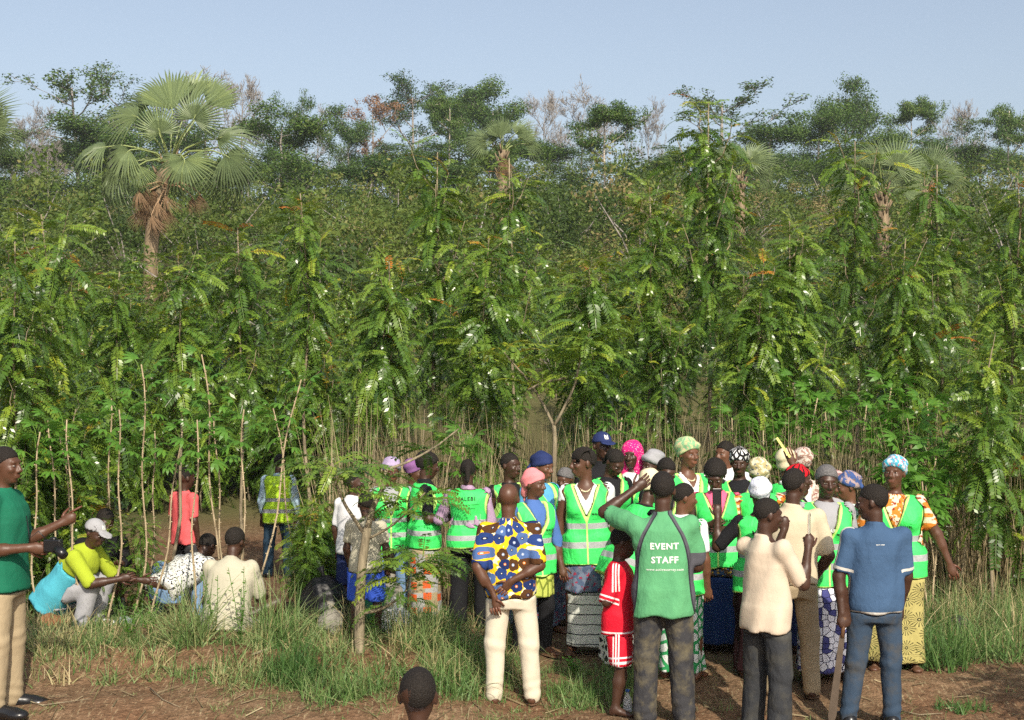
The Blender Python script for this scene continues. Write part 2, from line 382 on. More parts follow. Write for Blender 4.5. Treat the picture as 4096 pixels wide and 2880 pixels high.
def mats():
    MAT['vest'] = vest_mat('vest_green', (.060, .78, .150)); MAT['hivis'] = vest_mat('vest_yellow', (.50, .80, .03))
    for k, c in dict(black=(.012, .012, .014), navy=(.02, .032, .11), white=(.72, .72, .74), grey=(.33, .33, .35), beige=(.56, .48, .34), tan=(.58, .48, .37),
                     cream=(.68, .60, .40), lilac=(.40, .27, .40), blue=(.07, .15, .40), sky=(.10, .36, .62), turq=(.075, .38, .48), pinkwrap=(.80, .25, .27),
                     coral=(.72, .12, .13), pink=(.78, .13, .25), lime=(.34, .42, .03), purple=(.23, .10, .26), lavender=(.40, .32, .48), greenpolo=(.010, .135, .075),
                     khaki=(.36, .285, .18), linen=(.62, .56, .44), royal=(.035, .09, .50), maroon=(.028, .010, .012), darkblue=(.015, .04, .14), bluepolo=(.055, .135, .30), charcoal=(.05, .05, .055), greyolive=(.46, .43, .33)).items():
        MAT[k] = cloth('cloth_' + k, c, bump=.18 if k in ('tan', 'beige', 'linen', 'cream', 'white', 'greyolive') else .32)
    MAT['paleblue'] = cloth('cloth_paleblue', (.38, .52, .64)); MAT['jeans'] = cloth('denim', (.036, .060, .098), dirt=(.075, .07, .06)); MAT['jeans_dark'] = cloth('denim_dark', (.022, .05, .085)); MAT['jeans_light'] = cloth('denim_light', (.16, .26, .42))
    MAT['dirty'] = cloth('work_trousers', (.040, .040, .044), dirt=(.17, .145, .085), wr=7, bump=.6); MAT['dirty2'] = cloth('dark_trousers', (.032, .034, .038), dirt=(.075, .072, .06), bump=.6)
    for k, fn in dict(flower=p_flower, leaf=p_leaf, fan=p_fan, block=p_block,
                      lace=p_vein((.45, .50, .10), (.16, .20, .03), 12, .10), bluered=p_blotch((.07, .10, .17), (.14, .17, .24), (.26, .03, .06), 15),
                      stripes=p_stripe((.62, .64, .58), (.06, .07, .07), 78, .93), bw=p_vein((.70, .70, .70), (.015, .015, .015), 26, .22), bwprint=p_vein((.03, .03, .03), (.72, .70, .62), 22, .2),
                      brownyellow=p_blotch((.09, .05, .02), (.03, .06, .13), (.45, .28, .05), 22), gold=p_blotch((.42, .36, .18), (.66, .60, .42), (.08, .10, .16), 24, .5, .6),
                      whitelace=p_blotch((.80, .81, .88), (.62, .64, .74), (.32, .34, .45), 34, .5, .62), redblack=p_stripe((.60, .012, .022), (.012, .01, .01), 120, .45, 'u'), pinkdot=p_blotch((.72, .02, .20), (.66, .02, .17), (.85, .62, .66), 42, .5, .63),
                      greenwrap=p_blotch((.22, .42, .22), (.45, .50, .26), (.62, .42, .26), 22, .5, .6), bluepink=p_blotch((.06, .38, .52), (.62, .68, .72), (.55, .10, .17), 30, .52, .58), blueflower=p_blotch((.05, .09, .24), (.34, .26, .27), (.12, .09, .09), 16, .5, .6),
                      orangetop=p_blotch((.66, .56, .42), (.60, .20, .03), (.25, .04, .02), 18, .5, .6), brownwrap=p_blotch((.32, .20, .16), (.55, .48, .42), (.2, .05, .05), 30), greenprint=p_vein((.60, .64, .62), (.03, .28, .09), 16, .16), whitepat=p_blotch((.70, .70, .66), (.66, .66, .64), (.03, .03, .035), 26, .5, .56),
                      check=p_stripe((.03, .03, .03), (.22, .22, .2), 200, .3), pinkstripe=p_stripe((.50, .34, .32), (.20, .10, .10), 160, .1), bwdot=p_blotch((.10, .09, .05), (.13, .11, .05), (.36, .31, .12), 12, .5, .6)).items():
        MAT[k] = printed('print_' + k, fn)
    # sports shirt with dark grey raglan curves and side panels
    n = N('staff_shirt', .85, .15); o = n.obj(); q = n.attr('q').outputs['Vector']; x, y, z = n.xyz(q); H = n.attr('hh').outputs['Fac']
    ax = n.math('DIVIDE', n.math('ABSOLUTE', x), H); zz = n.math('DIVIDE', z, H)
    cv = n.node('FloatCurve'); pts = [(0, .118), (.15, .106), (.35, .098), (.55, .093), (.75, .075), (.90, .045), (1, .020)]
    c = cv.mapping.curves[0]
    while len(c.points) < len(pts): c.points.new(.5, .5)
    for p_, (a, b) in zip(c.points, pts): p_.location = (a, b * 5)
    cv.mapping.update(); n.set(cv.inputs['Value'], n.node('MapRange', {'Value': zz, 'From Min': -.08, 'From Max': .31}).outputs[0])
    s_ = n.math('SUBTRACT', ax, n.math('DIVIDE', cv.outputs[0], 5.0))
    g = n.math('MULTIPLY', n.gt(s_, 0.0), n.math('MAXIMUM', n.lt(s_, .017), n.lt(zz, .155)))
    base = n.mix(n.noise(o, 5, 4), (.075, .27, .125), (.12, .36, .17))
    n.color(n.mix(g, base, n.mix(n.lt(s_, .006), (.085, .085, .10), (.03, .03, .04)))); n.bump(n.noise(n.scale(o, (1, 1, .6)), 7, 4), .5, .06); MAT['staff'] = n.m
    # red football kit
    for k in ('jersey', 'kit_shorts'):
        n = N('red_' + k, .7, .2); o = n.obj(); x, y, z = n.xyz(n.attr('q').outputs['Vector']); e = n.xyz(n.attr('rest').outputs['Vector'])[2]
        st = n.lt(n.math('ABSOLUTE', n.math('SUBTRACT', n.math('MODULO', n.math('ADD', y, .53), .02), .01)), .0052)
        if k == 'jersey': m = n.math('MULTIPLY', n.math('MULTIPLY', st, n.band(y, -.03, .03)), n.math('MULTIPLY', n.gt(n.math('ABSOLUTE', x), .105), n.gt(z, .20)))
        else: m = n.math('MULTIPLY', n.math('MULTIPLY', st, n.band(y, -.03, .03)), n.gt(n.math('ABSOLUTE', x), .08))
        m = n.math('MAXIMUM', m, n.band(e, .010, .022))
        n.color(n.mix(m, n.mix(n.noise(o, 5, 3), (.52, .006, .022), (.66, .012, .035)), (.80, .72, .72))); n.bump(n.noise(n.scale(o, (1, 1, .6)), 8, 4), .45, .06); MAT[k] = n.m
    # blue sports shirt with pale shoulder piping and hem
    n = N('blue_sports_shirt', .85, .15); o = n.obj(); x, y, z = n.xyz(n.attr('q').outputs['Vector']); e = n.xyz(n.attr('rest').outputs['Vector'])[2]
    m = n.math('MAXIMUM', n.lt(e, .010), n.math('MULTIPLY', n.band(x, .150, .30), n.band(y, -.012, .03)))
    n.color(n.mix(m, n.mix(n.noise(o, 4, 4), (.040, .080, .155), (.058, .110, .20)), (.52, .50, .46))); n.bump(n.noise(n.scale(o, (1, 1, .6)), 7, 4), .5, .06); MAT['bluesport'] = n.m
    n = N('hair_black', .75, .25); o = n.obj(); n.color(n.mix(n.noise(o, 90, 3), (.006, .005, .004), (.026, .020, .016))); n.bump(n.noise(o, 130, 2), .9, .01); MAT['hair'] = n.m
    n = N('hair_grey', .85, .2); o = n.obj(); n.color(n.mix(n.noise(o, 110, 3), (.03, .03, .03), (.25, .24, .24))); n.bump(n.noise(o, 130, 2), .9, .01); MAT['hairgrey'] = n.m
    MAT['ink'] = simple('black_print', (.012, .02, .014), .7); MAT['white_print'] = simple('white_print', (.78, .80, .76), .7)
    MAT['eye_white'] = simple('eye_white', (.34, .28, .24), .3, .5, .05); MAT['eye_dark'] = simple('eye_dark', (.008, .006, .005), .2, .6)
    MAT['bead'] = simple('bead', (.70, .62, .42), .35, .5); MAT['rubber'] = simple('rubber', (.03, .03, .032), .7); MAT['redsandal'] = simple('red_sandal', (.42, .03, .03), .6)
    MAT['whiteshoe'] = simple('white_leather', (.78, .78, .78), .5); MAT['sandal'] = simple('brown_sandal', (.10, .055, .03), .6); MAT['shoe'] = simple('black_leather', (.012, .012, .013), .28, .5)
mats()
def eye_mesh():
    b = MB(); b.ball((0, 0, 0), (1, 1, 1), 10, 7, rotx(R(90))); v, f, a = b.data(); q = f[0]
    cen = v[q].mean(1); return mesh('eye', v, q, [MAT['eye_white'], MAT['eye_dark']], True, None, (abs(cen[:, 0]) < .5).astype(int))
EYE = eye_mesh()
FONT_CACHE = {}
def text_geo(txt, bold=.0):
    k = (txt, bold)
    if k not in FONT_CACHE:
        c = bpy.data.curves.new('t', 'FONT'); c.body = txt; c.align_x = 'CENTER'; c.offset = bold * .6; c.space_character = 1.12 + bold; c.resolution_u = 2
        o = bpy.data.objects.new('t', c); COL.objects.link(o); dg = bpy.context.evaluated_depsgraph_get()
        me = bpy.data.meshes.new_from_object(o.evaluated_get(dg)); v = np.zeros(len(me.vertices) * 3, np.float32); me.vertices.foreach_get('co', v)
        me.calc_loop_triangles(); t = np.zeros(len(me.loop_triangles) * 3, np.int32); me.loop_triangles.foreach_get('vertices', t)
        v = v.reshape(-1, 3); t = t.reshape(-1, 3); bpy.data.objects.remove(o); bpy.data.curves.remove(c); bpy.data.meshes.remove(me)
        w = v[:, 0].max() - v[:, 0].min(); v[:, 0] -= (v[:, 0].max() + v[:, 0].min()) / 2; FONT_CACHE[k] = (v / w, t)
    return FONT_CACHE[k]

# ------------------------------------------------------------------ one person
PEOPLE = {}
def person(key, label, X, d, top=None, face=180, H=None, sex='m', fat=1.0, skin=0, lean=0, side=0, twist=0, head=(0, 0), arms=None, legs=None, pz=None,
           wear=(), hair='short', wrap=None, texts=(), hands=('rel', 'rel'), hdirs=(None, None), hs=1.0, seed=0, eyes=True, feet='bare', fine=.0095, z0=None, group=None, dx=0, neck=None):
    x = gx(X, d); g = float(ground(x, d)) if z0 is None else z0
    if H is None: H = ((ZC - (top - 1440) / F * d) - g) / .999
    rs = random.Random(seed + sum(map(ord, key)) * 7 + len(label))
    rz = R(face); Rw = rotz(-rz)                                  # camera-frame direction -> local
    L = lambda v: Rw @ unit(v)
    fem = sex == 'f'
    # ---- skeleton
    if pz is None: side = side + rs.uniform(-2.5, 2.5); twist = twist + rs.uniform(-5, 5)
    P = np.array([0, 0, .53 * H if pz is None else pz])
    Rt = rotz(R(twist)) @ roty(R(side)) @ rotx(R(lean))
    T = lambda x_, y_, z_: P + Rt @ np.array([x_, y_, z_])
    sx = (.098 if fem else .106) * H * (1 + (fat - 1) * .4)
    Nb = T(0, .004 * H, .30 * H)
    Rh = rotz(R(head[0])) @ rotx(R(head[1]))
    hs = hs * 1.07; hh = .132 * H * hs; kk = hh / .228
    nk = unit(.6 * Rt[:, 2] + .4 * np.array([0, 0, 1.0]))
    HC = Nb + nk * .030 * H + Rh @ np.array([0, -.012 * kk, hh * .5])
    hp = lambda a, b, c: HC + Rh @ (np.array([a, b, c]) * kk)
    arms = arms or {}; legs = legs or {}
    J = {}
    for s_, nm in ((1, 'l'), (-1, 'r')):
        sh = T(s_ * sx, .006 * H, .262 * H)
        u, f_ = arms.get(nm, (None, None))
        u = L(u) if u is not None else unit([s_ * .16, .05, -1]); f_ = L(f_) if f_ is not None else unit([s_ * .05, -.22, -1])
        el = sh + u * .172 * H; wr = el + f_ * .150 * H
        hip = P + rotz(R(twist)) @ np.array([s_ * .055 * H, 0, -.02 * H])
        th, sn = legs.get(nm, (None, None))
        rl = rs.uniform(-.05, .10); th = L(th) if th is not None else unit([s_ * (.06 + rs.uniform(0, .06)), -.03 - max(0, rl), -1]); sn = L(sn) if sn is not None else unit([s_ * .03, .05 + max(0, rl) * 1.3, -1])
        kn = hip + th * .235 * H; an = kn + sn * .232 * H
        J[nm] = dict(sh=sh, el=el, wr=wr, u=u, f=f_, hip=hip, kn=kn, an=an, sn=sn)
    if pz is None:                                                # feet on the ground
        lo = min(J['l']['an'][2], J['r']['an'][2]) - .042 * H
        for q in (P, Nb, HC): q[2] -= lo
        for j in J.values():
            for k_ in ('sh', 'el', 'wr', 'hip', 'kn', 'an'): j[k_] = j[k_] - np.array([0, 0, lo])
    def sections(o):
        f2 = fat
        z = np.array([-.075, -.02, .03, .085, .15, .21, .25, .28, .305]) * H
        a = np.array([.070, .098 if not fem else .106, .097 if not fem else .108, .082, .088, .100 if not fem else .094, .098 if not fem else .092, .066, .030]) * H * f2 + o
        b = np.array([.052, .068, .067, .058, .064, .070, .062, .046, .030]) * H * f2 + o
        c = np.array([0, .008, .006, 0, -.004, -.004, 0, .004, .006]) * H
        return z, a, b, c
    def tors(S, o, z0_=None, z1_=None, k=.02):
        z, a, b, c = sections(o); z0_ = z[0] if z0_ is None else z0_; z1_ = z[-1] if z1_ is None else z1_
        zz = np.unique(np.concatenate([[z0_], z[(z > z0_) & (z < z1_)], [z1_]]))
        S.loft(P, Rt, zz, np.interp(zz, z, a), np.interp(zz, z, b), np.interp(zz, z, c), k=k)
        if fem and z1_ > .2 * H:
            for s_ in (-1, 1): S.ell(T(s_ * .045 * H, -.052 * H * fat, .185 * H), np.array([.036, .034, .036]) * H * fat + o * .9, Rt, k=.03)
    # ---- body
    S = SDF(); tors(S, 0)
    S.rc(Nb - nk * .02 * H, hp(0, .014, -.075), .031 * H, .031 * H, .025)
    S.ell(hp(0, .012, .028), np.array([.073, .092, .086]) * kk, Rh, .02); S.ell(hp(0, -.026, -.03), np.array([.060, .064, .082]) * kk, Rh, .025)
    S.ell(hp(0, -.054, -.089), np.array([.030, .027, .022]) * kk, Rh, .025); S.rc(hp(-.034, -.078, .024), hp(.034, -.078, .024), .011 * kk, .011 * kk, .02)
    for s_ in (-1, 1):
        S.ell(hp(s_ * .038, -.066, -.022), np.array([.020, .018, .016]) * kk, Rh, .02)
        S.ell(hp(s_ * .031, -.094, .003), np.array([.017, .011, .010]) * kk, Rh, .008, 's')
        S.ell(hp(s_ * .074, .012, -.006), np.array([.010, .019, .031]) * kk, Rh @ rotz(s_ * .3), .006)
    S.rc(hp(0, -.088, .010), hp(0, -.107, -.026), .008 * kk, .014 * kk, .008); S.rc(hp(-.014, -.096, -.033), hp(.014, -.096, -.033), .0095 * kk, .0095 * kk, .008)
    S.rc(hp(-.018, -.087, -.056), hp(.018, -.087, -.056), .009 * kk, .009 * kk, .006); S.rc(hp(-.015, -.086, -.069), hp(.015, -.086, -.069), .010 * kk, .010 * kk, .006)
    fa = .9 + .1 * fat; fa *= 1.0 if not fem else 1.02
    fing = MB()
    for s_, nm, hnd, hd in ((1, 'l', hands[0], hdirs[0]), (-1, 'r', hands[1], hdirs[1])):
        j = J[nm]; S.rc(T(s_ * sx * .55, 0, .262 * H) if pz is not None else (j['sh'] + (Rt @ np.array([-s_ * sx * .45, 0, -.006 * H]))), j['sh'], .034 * H, .033 * H * fa, .03)
        S.rc(j['sh'], j['el'], .031 * H * fa, .0245 * H * fa, .02); S.rc(j['el'], j['el'] * .6 + j['wr'] * .4, .0245 * H * fa, .0245 * H * fa, .02); S.rc(j['el'], j['wr'], .0245 * H * fa, .0165 * H, .015)
        hv = L(hd) if hd is not None else j['f']; axx = unit(np.cross(hv, L([0, 1, 0]) if abs((Rw.T @ hv)[1]) < .8 else L([0, 0, 1])))
        nrm = np.cross(axx, hv); kn_ = j['wr'] + hv * .052 * H
        Rp = np.stack([axx, nrm, hv], 1); S.ell(j['wr'] + hv * .030 * H, np.array([.024, .0125, .036]) * H, Rp, .015)
        cur = {'rel': (.25, .45, .4), 'fist': (1.3, 1.5, .9), 'point': (1.2, 1.5, .9), 'flat': (.03, .08, .05), 'hold': (.8, 1.0, .7)}[hnd]
        for fi in range(4):
            cu = (.05, .05, .05) if (hnd == 'point' and fi == 0) else cur
            b0 = j['wr'] + hv * .050 * H + axx * (fi - 1.5) * .0125 * H * -s_; ll = np.array([.026, .017, .013]) * H * (.95, 1.06, 1.0, .8)[fi]; pts = [b0 - hv * .01]; ang = 0
            for q in range(3):
                ang += cu[q] * (1 + .12 * fi); dv = hv * math.cos(ang) + nrm * math.sin(ang) * (1 if s_ else 1); pts.append(pts[-1] + dv * ll[q])
            fing.tube(pts, [.0052 * H, .005 * H, .0046 * H, .0032 * H], 6, .25)
        td = unit(hv * .7 + axx * s_ * .75 + nrm * (.25 if hnd in ('rel', 'flat') else .8)); b0 = j['wr'] + hv * .012 * H + axx * s_ * .016 * H
        fing.tube([b0, b0 + td * .022 * H, b0 + (td * .022 + unit(td + hv * .9 + nrm * .3) * .028) * H], [.0068 * H, .0056 * H, .004 * H], 6, .25)
        S.rc(j['hip'], j['kn'], .050 * H * fat, .034 * H, .03); S.rc(j['kn'], j['kn'] * .62 + j['an'] * .38, .033 * H, .034 * H, .02); S.rc(j['kn'] * .62 + j['an'] * .38, j['an'], .034 * H, .021 * H, .02)
        fy = unit(rotz(R(twist + s_ * 9)) @ np.array([0, -1.0, 0])) if abs(j['sn'][2]) > .3 else unit([0, -1, 0])
        heel = j['an'] + np.array([0, 0, -.022 * H]) - fy * .018 * H; ball = j['an'] + fy * .085 * H + np.array([0, 0, -.030 * H]); toe = ball + fy * .03 * H
        S.rc(j['an'], heel, .024 * H, .020 * H, .015); S.rc(j['an'] + np.array([0, 0, -.012 * H]), ball, .024 * H, .016 * H, .02); S.ell(ball + fy * .008 * H, np.array([.027, .032, .012]) * H, np.stack([np.cross(fy, [0, 0, 1]), fy, np.array([0, 0, 1.0])], 1), .015)
        j['heel'], j['ball'], j['toe'], j['fy'] = heel, ball, toe, fy
    S.ops_body = len(S.ops)
    fr = .15 * kk
    V, Q = sdf_mesh(S, .017, (HC - fr, HC + fr), fine)
    if any(w[0] in ('shirt', 'tshirt', 'top') and (w[2] if len(w) > 2 else {}).get('sleeve', .72) >= .3 for w in wear):
        for j in J.values():
            dd_ = np.linalg.norm(V - j['sh'], axis=1); f_ = np.clip(1.4 - dd_ / (.07 * H), 0, 1)[:, None]; V = V + (j['sh'] - V) * f_ * .22
    zr = np.clip(1.5 - np.abs(V[:, 2] - P[2] + .04 * H) / (.07 * H), 0, 1) * (np.abs(V[:, 0] - P[0]) < .125 * H * fat) * (np.abs(V[:, 1] - P[1]) < .12 * H * fat) * .14
    if pz is None: V[:, 0] -= (V[:, 0] - P[0]) * zr; V[:, 1] -= (V[:, 1] - P[1]) * zr
    hl = toloc((V[:, 0], V[:, 1], V[:, 2]), HC, Rh); lip = np.exp(-((hl[0] / .024) ** 2 + ((hl[2] / kk + .063) / .012) ** 2) ** 2) * (hl[1] < -.07 * kk) * .30
    body = MB(); body.add(V, Q, None, lip); fv, ff, fa_ = fing.data(); body.add(fv, ff[0], ff[1], fa_)
    root = link('person', None, None, (x, d, g), (0, 0, rz)); root.empty_display_size = .2
    tag(root, label, 'person', group)
    bm_ = body.mesh('body', SKIN[skin]); link('body', bm_, root)
    if eyes:
        for s_ in (-1, 1):
            e = link('eye', EYE, root, tuple(hp(s_ * .031, -.0805, .002)), Matrix(Rh).to_euler(), (.0120 * kk, .0095 * kk, .0052 * kk))
    # ---- clothes
    camd = Rw @ np.array([0, -1.0, 0]); ca = math.atan2(camd[0], -camd[1])
    def cloth_obj(name, G, mat, h=.014, org=P, Rm=Rt, edge=None, fold=.005, parent=None, radius=.15, noise=True, outer=()):
        if noise:
            p1, p2, p3 = [rs.uniform(0, 6) for _ in range(3)]
            G.op('a', lambda p: fold * (np.sin(23 * p[0] + 11 * p[2] + p1) * np.sin(17 * p[1] - 9 * p[2] + p2) + .5 * np.sin(12 * p[2] + 33 * p[0] + 21 * p[1] + p3)), (0, 0, 0), (0, 0, 0))
        V, Q = sdf_mesh(G, h, outer=outer)
        if not len(V): V, Q = np.zeros((4, 3)), np.array([[0, 1, 2, 3]])
        q = np.stack(toloc((V[:, 0], V[:, 1], V[:, 2]), org, Rm), -1)
        th = np.arctan2(q[:, 0], -q[:, 1]) - ca; th = (th + math.pi) % (2 * math.pi) - math.pi
        e = np.full(len(V), 1.0) if edge is None else edge(q, V)
        m = mesh(name, V, Q, mat, True, {'q': q, 'rest': np.stack([th * radius, q[:, 2], e], -1), 'hh': np.full(len(V), H)})
        return link(name, m, parent or root)
    made = {}
    PR = dict(vest=0, shirt=1, tshirt=1, top=1, cloth_tail=1, wrap_skirt=2)
    layers = []
    for w in sorted(wear, key=lambda w: PR.get(w[0], 3)):
        kind, mk = w[0], w[1]; op = w[2] if len(w) > 2 else {}
        mat = MAT[mk]; G = SDF(); outer = tuple(layers); layers.append(G)
        if kind in ('shirt', 'tshirt', 'top'):
            o = op.get('off', .015) * H / 1.7; hem = op.get('hem', -.06) * H; tors(G, o, hem, None); sl_ = op.get('sleeve', .72)
            if hem < -.05 * H and lean < 60: G.loft(P, Rt, [hem, .02 * H], [(.108 if fem else .103) * H * fat + o, (.102 if fem else .098) * H * fat + o], [.078 * H * fat + o, .072 * H * fat + o], [.006 * H] * 2, k=.02)
            if hem < .05 * H: G.loft(P, Rt, [hem, .05 * H, .19 * H], [(.101 if fem else .099) * H * fat + o * .8] * 2 + [(.090 if fem else .098) * H * fat + o * .8], [.074 * H * fat + o * .8, .070 * H * fat + o * .8, .066 * H * fat + o * .8], [.005 * H, .002 * H, -.003 * H], k=.03)
            for s_, nm in ((1, 'l'), (-1, 'r')):
                j = J[nm]; fl = .004 + .35 * op.get('flare', .012)
                G.rc(j['sh'] + Rt @ np.array([-s_ * sx * .5, 0, -.010 * H]), j['sh'], .036 * H, .037 * H, .03)
                if sl_ <= 1: G.rc(j['sh'], j['sh'] + (j['el'] - j['sh']) * sl_, .036 * H + o * .2, .029 * H + fl, .025); en = j['sh'] + (j['el'] - j['sh']) * sl_; dv = j['u']
                else: G.rc(j['sh'], j['el'], .036 * H + o * .3, .030 * H + o * .4, .025); en = j['el'] + (j['wr'] - j['el']) * (sl_ - 1); G.rc(j['el'], en, .030 * H + o * .4, .023 * H + fl * .6, .02); dv = j['f']
                if sl_ > 0: # flat cuff
                    e2 = en + dv * .002; G.rc(e2 + dv * .045, e2 + dv * .05, .05, .05, .004, 's'); j['cuff'] = (en, dv)
            if op.get('collar', True): G.loft(Nb, Rt, [-.022 * H, .012 * H, .020 * H], [.052 * H, .0385 * H, .037 * H], [.050 * H, .0385 * H, .037 * H], [0, .004 * H, .006 * H], k=.012)
            if op.get('vneck'): G.op('s', lambda p: (lambda q: np.maximum(np.abs(q[0]) - np.clip((q[2] - .22 * H) * .55, -1, .06 * H), q[1] + .01))(toloc(p, P, Rt)), T(-.1, -.25, .2 * H), T(.1, 0, .33 * H), .006)
            def edge(q, V):
                e = np.abs(q[:, 2] - hem)
                for j in J.values():
                    if 'cuff' in j: c0, dv = j['cuff']; dd = (V - c0) @ dv; e = np.minimum(e, np.where(np.linalg.norm(V - c0, axis=1) < .10, np.abs(dd + .004), 1))
                return e
            made['shirt'] = (cloth_obj(kind if kind != 'top' else 'top', G, mat, edge=edge, fold=op.get('fold', .005), outer=outer), G)
        elif kind == 'vest':
            o = op.get('off', .030) * H / 1.7; hem = op.get('hem', -.085) * H
            tors(G, o, hem, .292 * H, .02); G.loft(P, Rt, [hem, .05 * H], [(.112 if fem else .106) * H * fat + o, (.100) * H * fat + o], [.082 * H * fat + o, .070 * H * fat + o], [.004 * H] * 2, k=.03)
            for s_ in (-1, 1): G.rc(T(0, 0, .262 * H), T(s_ * .088 * H, .004 * H, .258 * H), .044 * H, .038 * H, .03)
            zv = op.get('zv', .13) * H
            def vn(p): q = toloc(p, P, Rt); q = np.broadcast_arrays(*q); return np.maximum(np.abs(q[0]) - np.clip((q[2] - zv) * .38, -.2, .062 * H), q[1] + .004) * .9
            def ar(p): q = toloc(p, P, Rt); return .135 * H * (1 - np.sqrt(1e-6 + 0 * q[0]) * 0) * (np.sqrt(((np.abs(q[0]) - .155 * H * fat) / (.058 * H)) ** 2 + (q[1] / (.12 * H)) ** 2 + ((q[2] - .19 * H) / (.100 * H)) ** 2) - 1) * .42
            big = (np.full(3, -3), np.full(3, 3)); G.op('s', vn, *big, .006); G.op('s', ar, *big, .006)
            G.loft(P, Rt, [.24 * H, .34 * H], [.034 * H, .058 * H], [.040 * H, .056 * H], [0, 0], mode='s', k=.006)
            edge = lambda q, V: np.minimum.reduce([np.abs(vn((V[:, 0], V[:, 1], V[:, 2]))), np.abs(ar((V[:, 0], V[:, 1], V[:, 2]))), np.where(q[:, 2] < hem + .05, np.abs(q[:, 2] - hem) + .004, 1)])
            made['vest'] = (cloth_obj('vest', G, mat, h=.0125, edge=edge, fold=.0065, outer=outer), G)
        elif kind in ('trousers', 'shorts'):
            o = op.get('off', .014) * H / 1.7; ln = op.get('len', 1.0)
            I3 = rotz(R(twist)); z, a, b, c = sections(o)
            G.loft(P, I3, [-.09 * H, -.02 * H, .03 * H, .07 * H], [.085 * H * fat + o, .098 * H * fat + o, .094 * H * fat + o, .086 * H * fat + o], [.058 * H * fat + o, .070 * H * fat + o, .066 * H * fat + o, .060 * H * fat + o], [.004 * H, .009 * H, .006 * H, 0], k=.03)
            for nm in 'lr':
                j = J[nm]
                if kind == 'trousers':
                    G.rc(j['hip'], j['kn'], .051 * H * fat + o * .6, .038 * H + o * .8, .03); G.rc(j['kn'], j['an'] + np.array([0, 0, -.004 * H]), .038 * H + o * .8, .029 * H + o * op.get('hemw', 1.0), .025)
                    zb = j['an'][2] - .03 * H
                else:
                    en = j['hip'] + (j['kn'] - j['hip']) * ln; G.rc(j['hip'], en, .055 * H * fat + o, .047 * H + o * 1.4, .03); dv = unit(j['kn'] - j['hip']); G.rc(en + dv * .07, en + dv * .075, .075, .075, .004, 's'); j['end'] = (en, dv)
            if kind == 'trousers':
                for nm in 'lr':
                    j = J[nm]; ph = rs.uniform(0, 6)
                    G.op('a', lambda p, a=j['an'], k_=j['kn'], ph=ph: .0022 * np.sin((p[2]) * 85 + 20 * p[0] + ph) * np.exp(-((p[2] - a[2] - .03) / .09) ** 2) + .0015 * np.sin(p[2] * 70 - 25 * p[0] + ph) * np.exp(-((p[2] - k_[2]) / .08) ** 2), (0, 0, 0), (0, 0, 0))
            up = [w2[2].get('hem', -.06 if w2[0] != 'vest' else -.085) if len(w2) > 2 else (-.085 if w2[0] == 'vest' else -.06) for w2 in wear if w2[0] in ('shirt', 'tshirt', 'top', 'vest')]
            zc_ = (min(up) if up else .05) * H + .022
            if zc_ < .0 and lean < 30: G.op('i', lambda p: p[2] - (P[2] + zc_), (0, 0, 0), (0, 0, 0))
            edge = (lambda q, V: np.minimum.reduce([np.abs((V - j['end'][0]) @ j['end'][1] + .002) for j in J.values()])) if kind == 'shorts' else None
            made['low'] = (cloth_obj(kind, G, mat, org=P, Rm=I3, edge=edge, fold=.004, outer=outer), G)
        elif kind in ('skirt', 'wrap_skirt', 'dress'):
            zt = op.get('top', .09) * H; zb = op.get('bot', None); zb = (-P[2] + .045 * H) if zb is None else zb * H; wd = op.get('w', 1.0); o = op.get('off', .016)
            ts = np.array([zb, zb * .55, -.03 * H, .02 * H, zt]); A = np.array([.106 * wd, .101 * (1 + wd) / 2, .110, .108, .086]) * H * fat + o; B = np.array([.086 * wd, .078 * (1 + wd) / 2, .086, .080, .064]) * H * fat + o
            if zb > -.06 * H: ts = np.array([zb, zt]); A = np.array([.110, .09]) * H * fat + o; B = np.array([.08, .066]) * H * fat + o
            G.loft(P, rotz(R(twist)), ts, A, B, np.interp(ts, [-.05 * H, .1 * H], [.006 * H, 0]), fold=(op.get('amp', .055), op.get('n', 7), rs.uniform(0, 6), 0))
            if V0 in wear and lean < 12 and kind == 'skirt': G.op('i', lambda p: p[2] - (P[2] - .085 * H + .03), (0, 0, 0), (0, 0, 0))
            made[kind] = (cloth_obj(kind, G, mat, org=P, Rm=rotz(R(twist)), fold=.004, h=.015, outer=outer), G)
        elif kind == 'cloth_tail':
            G.ell(T(*[v * H for v in op['c']]), np.array(op['r']) * H, Rt); made[kind] = (cloth_obj('cloth_tail', G, mat, h=.012, outer=outer), G)
    # ---- hair and headwear
    def head_obj(name, G, mat, fold=.004, h=.010):
        return cloth_obj(name, G, mat, h, HC, Rh, None, fold, radius=.09)
    if hair in ('short', 'grey', 'afro', 'crop'):
        t_ = {'short': .006, 'grey': .010, 'afro': .022, 'crop': .0025}[hair] * kk; G = SDF(); G.ell(hp(0, .012, .030), np.array([.073, .092, .086]) * kk + t_, Rh)
        if hair == 'afro': G.ell(hp(0, .035, .045), np.array([.092, .095, .09]) * kk, Rh)
        def cut(p): q = toloc(p, HC, Rh); return np.maximum(-q[1] * .55 - q[2] + .012 * kk - .012 * kk * 0 , 0 * q[0] - 1)
        G.op('i', lambda p: (lambda q: np.maximum((-.60 * q[1] - q[2] + .010 * kk) * .85, -q[2] - .058 * kk) + .005 * np.sin(40 * q[0]) * np.sin(37 * q[1]))(toloc(p, HC, Rh)), (0, 0, 0), (0, 0, 0))
        cloth_obj('hair', G, MAT['hairgrey' if hair == 'grey' else 'hair'], .009, HC, Rh, None, .0025)
    elif hair == 'braids':
        b = MB()
